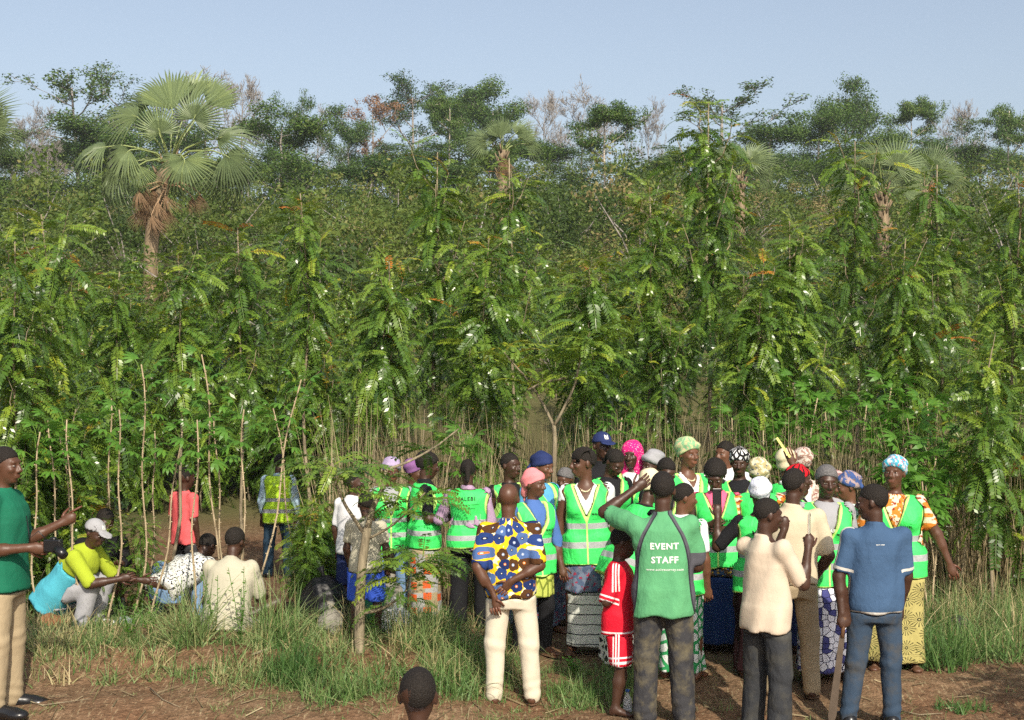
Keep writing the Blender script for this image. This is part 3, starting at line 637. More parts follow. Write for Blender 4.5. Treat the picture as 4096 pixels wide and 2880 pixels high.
        for i in range(11):
            a0 = (i - 5) / 5 * 1.15; pts = []
            for t_ in np.linspace(-.55, 2.15, 9):
                pts.append(hp(.079 * math.sin(a0) * (1 if t_ < 1.5 else .9), .012 - .097 * math.cos(t_ + .35) * (.55 + .45 * math.cos(a0)), .030 + .091 * math.sin(t_ + .35) * (.5 + .5 * math.cos(a0 * .8)) if t_ < 1.5 else .03 - .05 * (t_ - 1.3)))
            b.tube(pts, .010 * kk, 6)
        G = SDF(); G.ell(hp(0, .014, .032), np.array([.074, .092, .086]) * kk + .004, Rh); G.op('i', lambda p: (lambda q: (-.60 * q[1] - q[2] + .012 * kk) * .85)(toloc(p, HC, Rh)), (0, 0, 0), (0, 0, 0))
        V, Q = sdf_mesh(G, .01); b.add(V, Q); b.build('hair', MAT['hair'], root)
    elif hair == 'tail':
        G = SDF(); G.ell(hp(0, .014, .032), np.array([.076, .095, .09]) * kk, Rh); G.op('i', lambda p: (lambda q: (-.60 * q[1] - q[2] + .012 * kk) * .85)(toloc(p, HC, Rh)), (0, 0, 0), (0, 0, 0))
        G.rc(hp(0, .10, .03), hp(0, .125, -.10), .030 * kk, .018 * kk, .02); cloth_obj('hair', G, MAT['hair'], .01, HC, Rh, None, .003)
    if wrap:
        kind, mk = wrap[0], wrap[1]; G = SDF()
        if kind in ('scarf', 'turban', 'knot', 'low', 'tall'):
            t_ = .014 * kk; zc = .035; G.ell(hp(0, .016, zc), np.array([.075, .096, .088]) * kk + t_, Rh)
            if kind == 'turban': G.ell(hp(0, .034, .066), np.array([.090, .100, .070]) * kk, Rh, .03); G.rc(hp(-.045, -.058, .070), hp(.05, -.055, .078), .022 * kk, .022 * kk, .03)
            if kind == 'tall': G.ell(hp(0, .045, .09), np.array([.088, .095, .075]) * kk, Rh, .03)
            if kind == 'knot': G.ell(hp(.0, .10, .05), np.array([.04, .045, .04]) * kk, Rh, .02); G.rc(hp(0, .11, .03), hp(.05, .13, -.05), .022 * kk, .016 * kk, .01); G.rc(hp(0, .11, .03), hp(-.05, .12, -.03), .022 * kk, .014 * kk, .01)
            low = -.02 if kind != 'low' else -.05
            G.op('i', lambda p: (lambda q: (-.52 * q[1] - q[2] + .002 * kk) * .88 + 0 * q[0])(toloc(p, HC, Rh)), (0, 0, 0), (0, 0, 0))
            if kind == 'scarf': G.rc(hp(0, .085, -.005), hp(.012, .105, -.10), .045 * kk, .030 * kk, .02); G.rc(hp(.02, .10, -.02), hp(.03, .115, -.15), .026 * kk, .018 * kk, .015)
            if kind == 'knot2': pass
            if kind != 'scarf' or True:
                ph = rs.uniform(0, 6); G.op('a', lambda p: .0045 * np.sin(70 * (lambda q: q[2] + .45 * q[1] + .25 * q[0])(toloc(p, HC, Rh)) + ph), (0, 0, 0), (0, 0, 0))
            wo = head_obj('headwrap', G, MAT[mk], .003)
        elif kind == 'veil':
            G.ell(hp(0, .018, .03), np.array([.092, .112, .105]) * kk, Rh); G.rc(hp(0, .05, -.02), hp(.0, .055, -.20), .085 * kk, .075 * kk, .04); G.rc(hp(-.055, .0, -.03), hp(-.06, .01, -.2), .04 * kk, .05 * kk, .03); G.rc(hp(.055, .0, -.03), hp(.06, .01, -.2), .04 * kk, .05 * kk, .03)
            G.rc(hp(0, -.16, .0), hp(0, -.13, -.10), .085 * kk, .085 * kk, .015, 's'); head_obj('headscarf', G, MAT[mk], .004)
        elif kind == 'cap':
            G.ell(hp(0, .012, .036), np.array([.082, .100, .088]) * kk, Rh); G.op('i', lambda p: (lambda q: -q[2] + .030 * kk - .12 * q[1])(toloc(p, HC, Rh)), (0, 0, 0), (0, 0, 0))
            G.ell(hp(0, -.115, .030), np.array([.070, .065, .010]) * kk, Rh @ rotx(.18), .012); co = head_obj('cap', G, MAT[mk], .0)
            lb = MB()
            for tx in ('N', 'Y'):
                v, t = text_geo(tx, .03); vv = np.stack([v[:, 0] * (.034 if tx == 'N' else .030), v[:, 1] * (.034 if tx == 'N' else .036) - .014 - (.004 if tx == 'Y' else 0), np.zeros(len(v))], -1) * kk
                ang = np.stack([vv[:, 0], vv[:, 1]], -1); X3 = [hp(a / kk, -.101 * math.sqrt(max(.02, 1 - (a / kk / .084) ** 2 - ((b_ / kk + .04) / .094) ** 2)) + .009, .076 + b_ / kk) for a, b_ in ang]; lb.add(np.array(X3), None, t)
            lb.build('lettering', MAT['white_print'], co, False)
        elif kind == 'bun': pass
    # ---- lettering on clothes
    for tx in texts:
        on, txt, w, (cx, cz), sgn, mk = tx[:6]; bold = tx[6] if len(tx) > 6 else .02
        o_, G = made[on]; v, t = text_geo(txt, bold); px = (-v[:, 0] if sgn > 0 else v[:, 0]) * w + cx * H; pz_ = v[:, 1] * w + cz * H
        px_, pz2 = px, pz_; Yy = np.full(len(v), sgn * .35); q = np.stack([px_, Yy, pz2], -1); base = P + q @ Rt.T; dirv = -sgn * Rt[:, 1]; tt = np.zeros(len(v))
        for _ in range(40): dd = G.eval(base + tt[:, None] * dirv); tt = np.clip(tt + dd * .7, 0, .6)
        Vt = base + (tt - .0035)[:, None] * dirv; link('lettering', mesh('lettering', Vt, t, MAT[mk], False), o_)
    # ---- footwear
    if feet in ('sandal', 'redsandal', 'shoe', 'whiteshoe'):
        for s_, nm in ((1, 'l'), (-1, 'r')):
            j = J[nm]; G = SDF(); fy = j['fy']; Rf = np.stack([np.cross(fy, [0, 0, 1.0]), fy, np.array([0, 0, 1.0])], 1)
            if feet in ('shoe', 'whiteshoe'):
                G.rc(j['heel'] + np.array([0, 0, .006 * H]), j['ball'] + np.array([0, 0, .004 * H]), .030 * H, .025 * H, .02); G.ell(j['ball'] + fy * .016 * H, np.array([.033, .042, .022]) * H, Rf, .02); G.rc(j['an'], j['an'] + np.array([0, 0, -.03 * H]), .029 * H, .03 * H, .02)
                zb = j['an'][2] - .043 * H; G.op('i', lambda p, zb=zb: zb - p[2], (0, 0, 0), (0, 0, 0))
            else:
                m = (j['heel'] + j['toe']) / 2; m[2] = j['an'][2] - .043 * H; G.ell(m, np.array([.036 * H, .082 * H, .008 * H]), Rf); st = j['ball'] + np.array([0, 0, .0 * H]); G.rc(st - Rf[:, 0] * .026 * H, st + np.array([0, 0, .016 * H]), .006 * H, .006 * H, .01); G.rc(st + Rf[:, 0] * .026 * H, st + np.array([0, 0, .016 * H]), .006 * H, .006 * H, .01)
            cloth_obj('sandal' if 'sandal' in feet else 'shoe', G, MAT[feet], .009, noise=False)
    if neck:
        b = MB()
        for i in range(23):
            a = (i / 22 - .5) * 4.6; c0 = Nb + Rt @ np.array([math.sin(a) * .052, -math.cos(a) * .062 - .006 - (.03 if abs(a) < 1.2 else 0) * math.cos(a), -.012 - .055 * max(0, math.cos(a)) + .01]) * H / 1.65; b.ball(c0, [.0075] * 3, 6, 5)
        b.build('necklace', MAT['bead'], root)
    W_ = lambda p: np.array([x, d, g]) + rotz(rz) @ np.asarray(p)
    PEOPLE[key] = dict(root=root, J={k_: {n_: W_(v) for n_, v in j.items() if n_ in ('sh', 'el', 'wr', 'hip', 'kn', 'an')} for k_, j in J.items()}, dirs={k_: {n_: rotz(rz) @ j[n_] for n_ in ('u', 'f')} for k_, j in J.items()}, head=W_(HC), H=H, g=g)
    return root
# ------------------------------------------------------------------ plants: materials
V0 = ('vest', 'vest')
def leaf_mat(name, stops, rough=.40, trans=.32, spec=.5, tcol=1.5, nvar=.25):
    n = N(name, rough, spec); t = n.attr('tint').outputs['Fac']; r = n.node('ObjectInfo').outputs['Random']
    f = n.math('ADD', t, n.math('MULTIPLY', n.math('SUBTRACT', r, .5), nvar))
    c = n.ramp(f, stops); n.color(c)
    tb = n.node('BsdfTranslucent'); g = n.node('HueSaturation', {'Hue': .49, 'Saturation': 1.02, 'Value': tcol, 'Color': c}); n.t.links.new(g.outputs[0], tb.inputs[0])
    ms = n.node('MixShader', {0: trans}); n.t.links.new(n.b.outputs[0], ms.inputs[1]); n.t.links.new(tb.outputs[0], ms.inputs[2]); n.t.links.new(ms.outputs[0], n.out.inputs[0])
    return n.m
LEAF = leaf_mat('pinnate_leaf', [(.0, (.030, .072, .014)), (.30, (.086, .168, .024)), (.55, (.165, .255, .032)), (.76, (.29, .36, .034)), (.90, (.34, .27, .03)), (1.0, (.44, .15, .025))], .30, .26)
CASS = leaf_mat('cassava_leaf', [(0, (.06, .165, .022)), (.6, (.115, .27, .035)), (1, (.21, .36, .045))], .45, .38)
SHRUB = leaf_mat('shrub_leaf', [(0, (.038, .072, .016)), (.4, (.085, .135, .025)), (.75, (.15, .19, .04)), (1, (.27, .21, .095))], .6, .3, .3, nvar=.45)
FARL = leaf_mat('tree_leaf', [(0, (.024, .056, .013)), (.4, (.055, .112, .022)), (.75, (.105, .175, .032)), (1, (.17, .22, .05))], .55, .25, .3, nvar=.35)
BROWNL = leaf_mat('dry_leaf', [(0, (.16, .085, .045)), (1, (.30, .17, .09))], .8, .2, .2)
GRASS = leaf_mat('grass_blade', [(0, (.05, .12, .03)), (.35, (.11, .21, .055)), (.6, (.23, .30, .12)), (.8, (.36, .31, .15)), (1, (.50, .41, .23))], .5, .3, .35)
DRY = leaf_mat('dry_stalk', [(0, (.10, .080, .045)), (.5, (.22, .17, .095)), (1, (.42, .35, .21))], .75, .1, .2)
PALM = leaf_mat('palm_leaf', [(0, (.075, .11, .05)), (.5, (.19, .25, .115)), (1, (.32, .38, .13))], .42, .2, .5)
PALMD = leaf_mat('dead_palm_leaf', [(0, (.17, .105, .06)), (1, (.40, .27, .16))], .8, .15, .2)
def bark_mat(name, a, b, s=20):
    n = N(name, .85, .2); o = n.obj(); f = n.noise(n.scale(o, (1, 1, .25)), s, 5, .65); n.color(n.ramp(f, [(.3, a), (.7, b)])); n.bump(f, .6, .01); return n.m
BARK = bark_mat('pale_bark', (.11, .09, .06), (.36, .30, .20)); BARKW = bark_mat('white_bark', (.26, .22, .18), (.58, .52, .44), 6); BARKG = bark_mat('grey_bark', (.17, .15, .135), (.36, .33, .30), 8); STEM = bark_mat('cassava_stem', (.20, .15, .09), (.50, .40, .26), 30)
RS = np.random.RandomState(7)

# ------------------------------------------------------------------ pinnate leaves and plantation trees
def pinnate(npairs=13, droop=.9, seed=0, wide=1.0, length=1.0):
    rs = np.random.RandomState(seed); b = MB(); L = 1.0; ns = 24
    s = np.linspace(0, 1, ns); ang = .25 - droop * s ** 1.4 - .15 * s; dx = np.cos(ang); dz = np.sin(ang)
    px = np.concatenate([[0], np.cumsum((dx[1:] + dx[:-1]) / 2 / (ns - 1))]); pz = np.concatenate([[0], np.cumsum((dz[1:] + dz[:-1]) / 2 / (ns - 1))])
    P = lambda t: np.array([np.interp(t, s, px), 0, np.interp(t, s, pz)])
    w = .010; pr = [P(t) for t in np.linspace(0, 1, 6)]
    v = np.array([q + np.array([0, sg * w * (1 - .6 * i / 5), 0]) for i, q in enumerate(pr) for sg in (-1, 1)])
    b.add(v, [[2 * i, 2 * i + 2, 2 * i + 3, 2 * i + 1] for i in range(5)], None, .12)
    for i in range(npairs):
        t = .14 + .86 * (i + .5) / npairs; q = P(t); a = np.interp(t, s, ang); tan = np.array([math.cos(a), 0, math.sin(a)]); nor = np.array([-math.sin(a), 0, math.cos(a)])
        ll = .150 * length * (1 - .55 * abs(t - .5) ** 1.6 * 2) * rs.uniform(.9, 1.08)
        for sg in (-1, 1):
            dv = unit(np.array([0, sg, 0]) * .86 + tan * (.42 + .25 * t) - nor * rs.uniform(.02, .40)); wd = np.cross(nor, dv) * .5; wd = unit(wd) * .0255 * wide; roll = nor * rs.uniform(-.012, .012)
            m = q + dv * ll * .5
            b.add([q + dv * .01, m + wd + roll, q + dv * ll, m - wd - roll], [[0, 1, 2, 3]], None, rs.uniform(-.06, .06))
    return b.data()
TPL = [pinnate(15, dr, 10 + i, w_, l_) for i, (dr, w_, l_) in enumerate([(.5, 1, 1), (.9, 1, 1), (1.3, 1, .95), (.8, 1.15, 1.1), (1.7, 1, .9)])]
def leaf_frame(dv, roll=0):
    x = unit(dv); up = np.array([0, 0, 1.0]) if abs(x[2]) < .95 else np.array([1.0, 0, 0]); y = unit(np.cross(up, x)); z = np.cross(x, y)
    c, s_ = math.cos(roll), math.sin(roll); return np.stack([x, c * y + s_ * z, -s_ * y + c * z], 1)
def sapling(seed, H=5.0, nb=7, low=.36, dens=1.0, spread=1.0, leafL=.40):
    """trunk geometry and a list of leaves (template, frame, place, size, tint)"""
    rs = np.random.RandomState(seed); b = MB(); leaves = []
    n = 9; tz = np.linspace(0, 1, n); wob = np.cumsum(rs.normal(0, .035, (n, 2)), 0); wob -= wob[0]
    tr = np.stack([wob[:, 0], wob[:, 1], tz * H], 1); b.tube(tr, .025 * H / 5 * (1 - .85 * tz) + .003, 7)
    T = lambda f: np.array([np.interp(f, tz, tr[:, i]) for i in range(3)])
    def shoot(pts, nl, first, big, tip_tint):
        pts = np.asarray(pts); m = len(pts); az = rs.uniform(0, 6.3)
        for i in range(nl):
            f = first + (1 - first) * (i + rs.uniform(0, .6)) / nl; p = np.array([np.interp(f, np.linspace(0, 1, m), pts[:, k]) for k in range(3)])
            az += 2.4 + rs.normal(0, .25); g = (f - first) / (1 - first); el = -.75 + 1.15 * g + rs.normal(0, .2)
            dv = np.array([math.cos(az) * math.cos(el), math.sin(az) * math.cos(el), math.sin(el)])
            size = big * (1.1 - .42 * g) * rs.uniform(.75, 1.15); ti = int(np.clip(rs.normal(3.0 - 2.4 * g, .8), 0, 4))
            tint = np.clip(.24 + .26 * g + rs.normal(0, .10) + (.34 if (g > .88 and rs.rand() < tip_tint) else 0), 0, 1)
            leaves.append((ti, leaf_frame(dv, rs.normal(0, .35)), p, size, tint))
    for k in range(nb):
        f0 = low + (.93 - low) * (k + rs.uniform(0, .8)) / nb; az = k * 2.4 + rs.uniform(-.5, .5); p0 = T(f0); L = rs.uniform(.8, 1.5) * spread * (1.15 - .55 * f0) * H / 5
        out = np.array([math.cos(az), math.sin(az), 0]); t_ = np.linspace(0, 1, 6)[:, None]
        pts = p0 + out * L * (.62 * t_ - .14 * t_ ** 2) + np.array([0, 0, 1.0]) * L * (.50 * t_ + .40 * t_ ** 2); pts[1:] += rs.normal(0, .02, (5, 3))
        b.tube(pts, np.linspace(.012, .003, 6) * H / 5, 5); shoot(pts, int(22 * dens), .14, leafL, .25)
    shoot([T(f) for f in np.linspace(low + .1, 1, 8)], int(54 * dens), .0, leafL * .95, .3)
    return b, leaves
def crown_mesh(name, leaves, mat):
    V, Q, A = [], [], []; n = 0
    for ti, Fm, p, size, tint in leaves:
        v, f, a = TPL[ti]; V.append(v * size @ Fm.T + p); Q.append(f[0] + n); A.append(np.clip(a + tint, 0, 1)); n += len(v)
    return mesh(name, np.concatenate(V), np.concatenate(Q), mat, False, {'tint': np.concatenate(A)})
LEAFM = {}
def leaf_data(ti, tint):
    k = (ti, int(round(min(tint, .99) * 7)))
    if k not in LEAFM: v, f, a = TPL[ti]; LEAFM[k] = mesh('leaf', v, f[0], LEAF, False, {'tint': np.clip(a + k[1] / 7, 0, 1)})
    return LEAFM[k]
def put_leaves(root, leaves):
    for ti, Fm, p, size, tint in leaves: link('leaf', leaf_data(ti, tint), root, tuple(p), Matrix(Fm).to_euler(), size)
GP = 'young trees of the plantation'
def near_tree(X, d, top, seed, label, nb=7, low=.36, dens=1.0, spread=1.0, rot=0, leafL=.52):
    x = gx(X, d); g = float(ground(x, d)); H = ZC - (top - 1440) / F * d - g; b, lv = sapling(seed, H - .12, nb, low, dens, spread, leafL)
    r = link('plantation_tree', None, None, (x, d, g - .02), (0, 0, rot)); tag(r, label, 'tree', GP); b.build('trunk', BARK, r); put_leaves(r, lv)
NEAR = [(30, 12.5, 900, 'large feathery-leaved tree at the left edge behind the green polo shirt', 8, .30), (215, 13.8, 800, 'feathery-leaved tree left of the palm, its leaves hanging in long plumes', 8, .34),
        (440, 14.8, 1030, 'low feathery-leaved tree below the left side of the palm crown', 7, .40), (700, 14.6, 960, 'feathery-leaved tree standing right below the palm crown', 7, .42), (960, 14.9, 860, 'feathery-leaved tree between the palm and the yellow reflective vest', 7, .42),
        (1235, 15.4, 715, 'feathery-leaved tree with dark round top above the boy in blue shorts', 8, .40), (1500, 14.6, 990, 'short feathery-leaved tree above the lavender headwrap', 7, .42), (1700, 16.4, 560, 'tall pointed feathery-leaved tree right of the picture third, reddish at its tip', 9, .34),
        (1930, 15.2, 900, 'feathery-leaved tree above the flower-print shirt', 7, .44), (2045, 17.6, 590, 'slender tree with long bare leader and small tufted top', 7, .40), (2330, 14.9, 1010, 'feathery-leaved tree spreading above the forked white trunk', 8, .48),
        (2570, 16.0, 700, 'feathery-leaved tree left of the tallest one', 7, .40), (2840, 16.2, 360, 'tallest feathery-leaved tree of the plantation, standing above the skyline', 11, .36), (3010, 14.8, 1000, 'leafy tree above the black and white headwrap', 7, .42),
        (3220, 15.4, 830, 'feathery-leaved tree with pale bent trunk above the cream headwrap', 7, .42), (3410, 17.2, 515, 'second tallest feathery-leaved tree, right of the tallest', 10, .34), (3620, 15.0, 900, 'yellowish-leaved tree above the blue and pink headwrap', 8, .36),
        (3790, 16.4, 610, 'dark feathery-leaved tree second from the right edge', 9, .36), (4030, 14.6, 640, 'dark feathery-leaved tree at the right edge', 9, .32), (3960, 13.0, 1270, 'low feathery-leaved sapling at the right edge above the tall grass', 5, .30)]
for i, (X, d, top, lab, nb, low) in enumerate(NEAR): near_tree(X, d, top, 100 + i, lab, nb, low + (.10 if 600 < X < 3700 else .0), .8 if 600 < X < 1300 else 1.0, rot=i * 1.3, spread=.72)
VAR = []
for i in range(9):
    b, lv = sapling(300 + i, 5.0, 10, .42, 1.45, 1.0, .54); VAR.append((b.mesh('trunk', BARK), crown_mesh('crown', lv, LEAF)))
rr = random.Random(5); k = 0
d = 15.6
while d < 36:
    half = 2150 / F * d + .6; xx = -half + rr.uniform(0, 1)
    while xx < half:
        x, y = xx + rr.uniform(-.3, .3), d + rr.uniform(-.4, .4)
        hgt = rr.uniform(2.7, 4.0) if y < 24 else rr.uniform(2.5, 3.7)
        if not (-5.9 < x < -1.9 and y < 23.2):
            tm, cm = VAR[k % 9]; k += 1; r = link('plantation_tree', None, None, (x, y, float(ground(x, y)) - .03), (rr.uniform(-.06, .06), rr.uniform(-.06, .06), rr.uniform(0, 6.3)), hgt / 5.0)
            tag(r, 'slender young tree with feathery leaves in the dense stand behind the front trees', 'tree', 'trees inside the stand'); link('trunk', tm, r); c = link('crown', cm, r); c['kind'] = 'stuff'
        xx += rr.uniform(1.7, 2.9) if d < 20 else rr.uniform(1.5, 2.4)
    d += rr.uniform(1.3, 1.7) if d < 24 else 2.2

# ------------------------------------------------------------------ forked white tree and the young tree in front
def twig_leaves(root, pts, n, size, seed, first=.5, tint=.4):
    rs = np.random.RandomState(seed); pts = np.asarray(pts, float); L = []; az = rs.uniform(0, 6)
    for i in range(n):
        f = first + (1 - first) * i / max(1, n - 1); p = np.array([np.interp(f, np.linspace(0, 1, len(pts)), pts[:, q]) for q in range(3)]); az += 2.4
        dv = np.array([math.cos(az), math.sin(az) * .8, rs.uniform(-.15, .45)]); L.append((int(rs.choice([1, 2, 3])), leaf_frame(dv, rs.normal(0, .3)), p, size * rs.uniform(.8, 1.15), np.clip(tint + rs.normal(0, .1), 0, 1)))
    put_leaves(root, L)
def drawn_tree(name, label, base, d, limbs, mat, leaves, group=None):
    o = pos(base[0], base[1], d); r = link(name, None, None, tuple(o)); tag(r, label, 'tree', group); b = MB(); P3 = []
    for pts, rad, dd in limbs:
        q = np.array([pos(X, Y, d + dd * i / (len(pts) - 1)) - o for i, (X, Y) in enumerate(pts)]); P3.append(q)
        t = np.linspace(0, 1, len(q)); tt = np.linspace(0, 1, len(q) * 3); q2 = np.stack([np.interp(tt, t, q[:, c]) for c in range(3)], 1)
        q2[1:-1] = (q2[:-2] + q2[1:-1] * 2 + q2[2:]) / 4; b.tube(q2, np.interp(tt, [0, 1], rad), 8)
    b.build('trunk', mat, r)
    for li, n, size, first, tint in leaves: twig_leaves(r, P3[li], n, size, li * 7 + int(base[0]), first, tint)
gY = lambda X, d: 1440 + (ZC - float(ground(gx(X, d), d))) * F / d + 6
drawn_tree('forked_tree', 'small tree with forked white trunk behind the navy headwrap', (2215, gY(2215, 14.0)), 14.0,
           [([(2215, gY(2215, 14.0)), (2212, 2000), (2220, 1780), (2216, 1700)], (.027, .020), 0), ([(2216, 1705), (2180, 1630), (2140, 1560), (2095, 1500)], (.016, .010), .2), ([(2216, 1705), (2262, 1620), (2300, 1540), (2312, 1480)], (.016, .010), -.2),
            ([(2110, 1560), (2170, 1530), (2250, 1515), (2300, 1500)], (.010, .016), 0), ([(2095, 1500), (2040, 1440), (2010, 1400)], (.011, .004), .2), ([(2312, 1480), (2330, 1400), (2360, 1330)], (.012, .004), -.3)], BARK,
           [(4, 20, .5, .1, .5), (5, 30, .5, .1, .42), (3, 12, .42, .0, .6), (1, 7, .42, .6, .45), (2, 7, .42, .6, .45)])
drawn_tree('young_tree', 'young tree with pale bare trunk standing in the grass in front of the group', (1440, gY(1440, 10.95)), 10.95,
           [([(1440, gY(1440, 10.95)), (1436, 2560), (1440, 2400), (1448, 2250), (1470, 2110)], (.043, .034), 0), ([(1470, 2115), (1490, 2030), (1530, 1960), (1545, 1880)], (.026, .014), .15), ([(1545, 1880), (1640, 1845), (1740, 1790), (1835, 1715)], (.012, .006), .5),
            ([(1462, 2140), (1420, 2080), (1380, 2020), (1340, 1930), (1330, 1850)], (.018, .007), -.1), ([(1475, 2155), (1560, 2110), (1640, 2040), (1700, 1970)], (.011, .005), -.2), ([(1444, 2455), (1520, 2440), (1590, 2400), (1625, 2360)], (.014, .006), -.1), ([(1625, 2360), (1640, 2280), (1700, 2220)], (.007, .004), -.15)], BARK,
           [(3, 20, .52, .66, .42), (4, 20, .42, .45, .38), (6, 28, .46, .1, .42), (5, 6, .38, .5, .36), (2, 10, .40, .5, .32), (1, 5, .38, .6, .34)])

# ------------------------------------------------------------------ cassava
def cass_leaf(seed):
    rs = np.random.RandomState(seed); b = MB(); nl = 7
    for i in range(nl):
        a = (i - (nl - 1) / 2) * .50; L = 1.0 - .10 * abs(i - 3) ** 1.3 * .5; dv = np.array([math.cos(a), math.sin(a), 0]); sd_ = np.array([-math.sin(a), math.cos(a), 0]); w = .12; dz = -.30 - .1 * rs.rand()
        p0 = np.zeros(3); p1 = dv * L * .38 + np.array([0, 0, .03]); p2 = dv * L * .7 + np.array([0, 0, dz * .35]); p3 = dv * L + np.array([0, 0, dz])
        b.add([p0, p1 + sd_ * w * .75, p1 - sd_ * w * .75, p2 + sd_ * w, p2 - sd_ * w, p3], [[0, 2, 4, 4], [1, 2, 4, 3]][1:], [[0, 2, 1], [3, 4, 5]], rs.uniform(.25, .6))
    b.tube([(0, 0, 0), (-.35, 0, -.06), (-.9, 0, -.32)], [.02, .02, .022], 4, .9)
    return b.mesh('leaf', CASS, False)
CL = [cass_leaf(i) for i in range(4)]
def cassava(X, d, top, label, group, seed, tilt=0, nl=14, size=.17, n2=1):
    rs = np.random.RandomState(seed); x = gx(X, d); g = float(ground(x, d)); H = ZC - (top - 1440) / F * d - g - .06; b = MB()
    r = link('cassava_plant', None, None, (x, d, g - .02)); tag(r, label, 'cassava plant', group); tips = []
    for s_ in range(n2):
        az = rs.uniform(0, 6); m = 14; t = np.linspace(0, 1, m); Hs = H * (1 - .16 * s_); tl = tilt + (.12 if s_ else 0) * math.cos(az)
        pts = np.stack([tl * t ** 1.3 * Hs + (.05 * np.sin(t * 4 + az) + .03 * np.sin(t * 9 + az)) * Hs * .6, .05 * np.sin(t * 5 + az) * Hs * .3, t * Hs], 1); b.tube(pts, np.linspace(.0100, .006, m), 6)
        for q in range(int(Hs / .055)):
            f = q / (Hs / .055); p = np.array([np.interp(f, t, pts[:, c]) for c in range(3)]); a = q * 2.4; b.ball(p + .014 * np.array([math.cos(a), math.sin(a), 0]), [.008, .008, .006], 5, 4)
        tips.append(pts)
    b.build('stem', STEM, r)
    for pts in tips:
        for i in range(nl):
            f = .82 + .18 * i / nl; p = np.array([np.interp(f, np.linspace(0, 1, len(pts)), pts[:, c]) for c in range(3)]); a = i * 2.4 + rs.uniform(-.3, .3); el = -.25 + 1.1 * i / nl; sz = size * rs.uniform(.75, 1.15)
            dv = np.array([math.cos(a) * math.cos(el), math.sin(a) * math.cos(el), math.sin(el)]); link('leaf', CL[i % 4], r, tuple(p + dv * sz * 1.0), Matrix(leaf_frame(unit(dv + np.array([0, -.25, .05])), rs.normal(0, .3))).to_euler(), sz)
CAS = [(150, 11.9, 1690, .02), (245, 12.3, 1640, -.03), (330, 11.8, 1640, -.06), (300, 12.6, 1700, -.05), (470, 11.9, 1600, -.02), (540, 12.4, 1420, .03), (640, 12.2, 1690, .08), (735, 11.8, 1640, .10), (830, 12.1, 1380, .0), (905, 12.5, 1620, -.03), (1010, 12.0, 1600, -.05), (1065, 11.9, 1480, .10), (420, 13.2, 1560, .0), (600, 13.4, 1690, 0), (90, 12.6, 1760, .02), (1160, 13.6, 1600, -.05)]
WH = ['at the left edge', 'second from the left edge', 'behind the pointing hand', 'low behind the turquoise shirt', 'tall, above the squatting turquoise shirt', 'tallest left of the coral shirt', 'leaning right, left of the coral shirt', 'just right of the coral shirt', 'tallest, left of the seated man', 'above the seated man', 'leaning over the seated man', 'left of the yellow reflective vest, leaning right', 'in shade behind the turquoise shirt', 'in shade left of the coral shirt', 'low beside the green polo shirt', 'right of the yellow reflective vest']
for i, (X, d, top, tl) in enumerate(CAS): cassava(X, d, top, 'cassava plant with knobbly pale stem ' + WH[i], 'cassava plants on the left', 40 + i, tl, 10, .128)
CAR = [(2480, 14.6, 1640), (2960, 14.4, 1640), (3060, 14.2, 1690), (3140, 14.6, 1500), (3240, 14.3, 1560), (3330, 14.7, 1610), (3480, 14.3, 1590), (3560, 14.6, 1520), (3640, 14.0, 1640), (3700, 14.5, 1580), (3620, 13.4, 1760), (3760, 13.2, 1800), (1880, 14.0, 1740), (3690, 12.7, 1890), (3860, 13.6, 1730)]
CAR.sort(); ORD = 'first second third fourth fifth sixth seventh eighth ninth tenth eleventh twelfth thirteenth fourteenth fifteenth sixteenth'.split()
for i, (X, d, top) in enumerate(CAR): cassava(X, d, top, 'bright green cassava plant behind the women, %s from the left in its row' % ORD[i], 'cassava plants behind the group', 80 + i, RS.uniform(-.06, .06), 15, .165, 1 + i % 2)

# ------------------------------------------------------------------ dry stalks, grass, straw
def blades(n, xs, ys, h, w, lean, tint, seed, seg=3, bend=.35):
    rs = np.random.RandomState(seed); x, y = xs, ys; z = ground(x, y) - .01
    az = rs.uniform(0, 6.3, n); ln = np.abs(rs.normal(0, lean, n)); fa = rs.uniform(0, 6.3, n); V = []; 
    for i in range(seg + 1):
        t = i / seg; r = h * (ln * t + bend * ln * 2 * t * t); zz = z + h * t * np.sqrt(np.clip(1 - (ln * t) ** 2 * .8, .1, 1)) - bend * h * ln * t ** 3 * .7
        cx, cy = x + np.cos(az) * r, y + np.sin(az) * r; ww = w * (1 - t * .92) / 2
        V += [np.stack([cx - np.cos(fa) * ww, cy - np.sin(fa) * ww, zz], 1), np.stack([cx + np.cos(fa) * ww, cy + np.sin(fa) * ww, zz], 1)]
    V = np.stack(V, 1); k = 2 * (seg + 1); base = np.arange(n)[:, None] * k; Q = np.concatenate([base + np.array([2 * i, 2 * i + 1, 2 * i + 3, 2 * i + 2]) for i in range(seg)])
    return V.reshape(-1, 3), Q, np.repeat(tint, k)
def stuff_mesh(name, parts, mat, label, cat):
    V, Q, A, n = [], [], [], 0
    for v, q, a in parts: V.append(v); Q.append(q + n); A.append(a); n += len(v)
    o = link(name, mesh(name, np.concatenate(V), np.concatenate(Q), mat, True, {'tint': np.concatenate(A)})); tag(o, label, cat, None, 'stuff')
n = 17000; rs = np.random.RandomState(3); yy = 13.75 + 7 * rs.rand(n) ** 1.7; X = rs.uniform(-100, 4200, n); xx = gx(X, yy); keep = ~((xx > -6.2) & (xx < -1.9)) & (rs.rand(n) < np.where(X < 1300, .45, 1)) & (rs.rand(n) < .55 + .45 * np.sin(X * .013 + yy) ** 2); xx, yy = xx[keep], yy[keep]; n = len(xx)
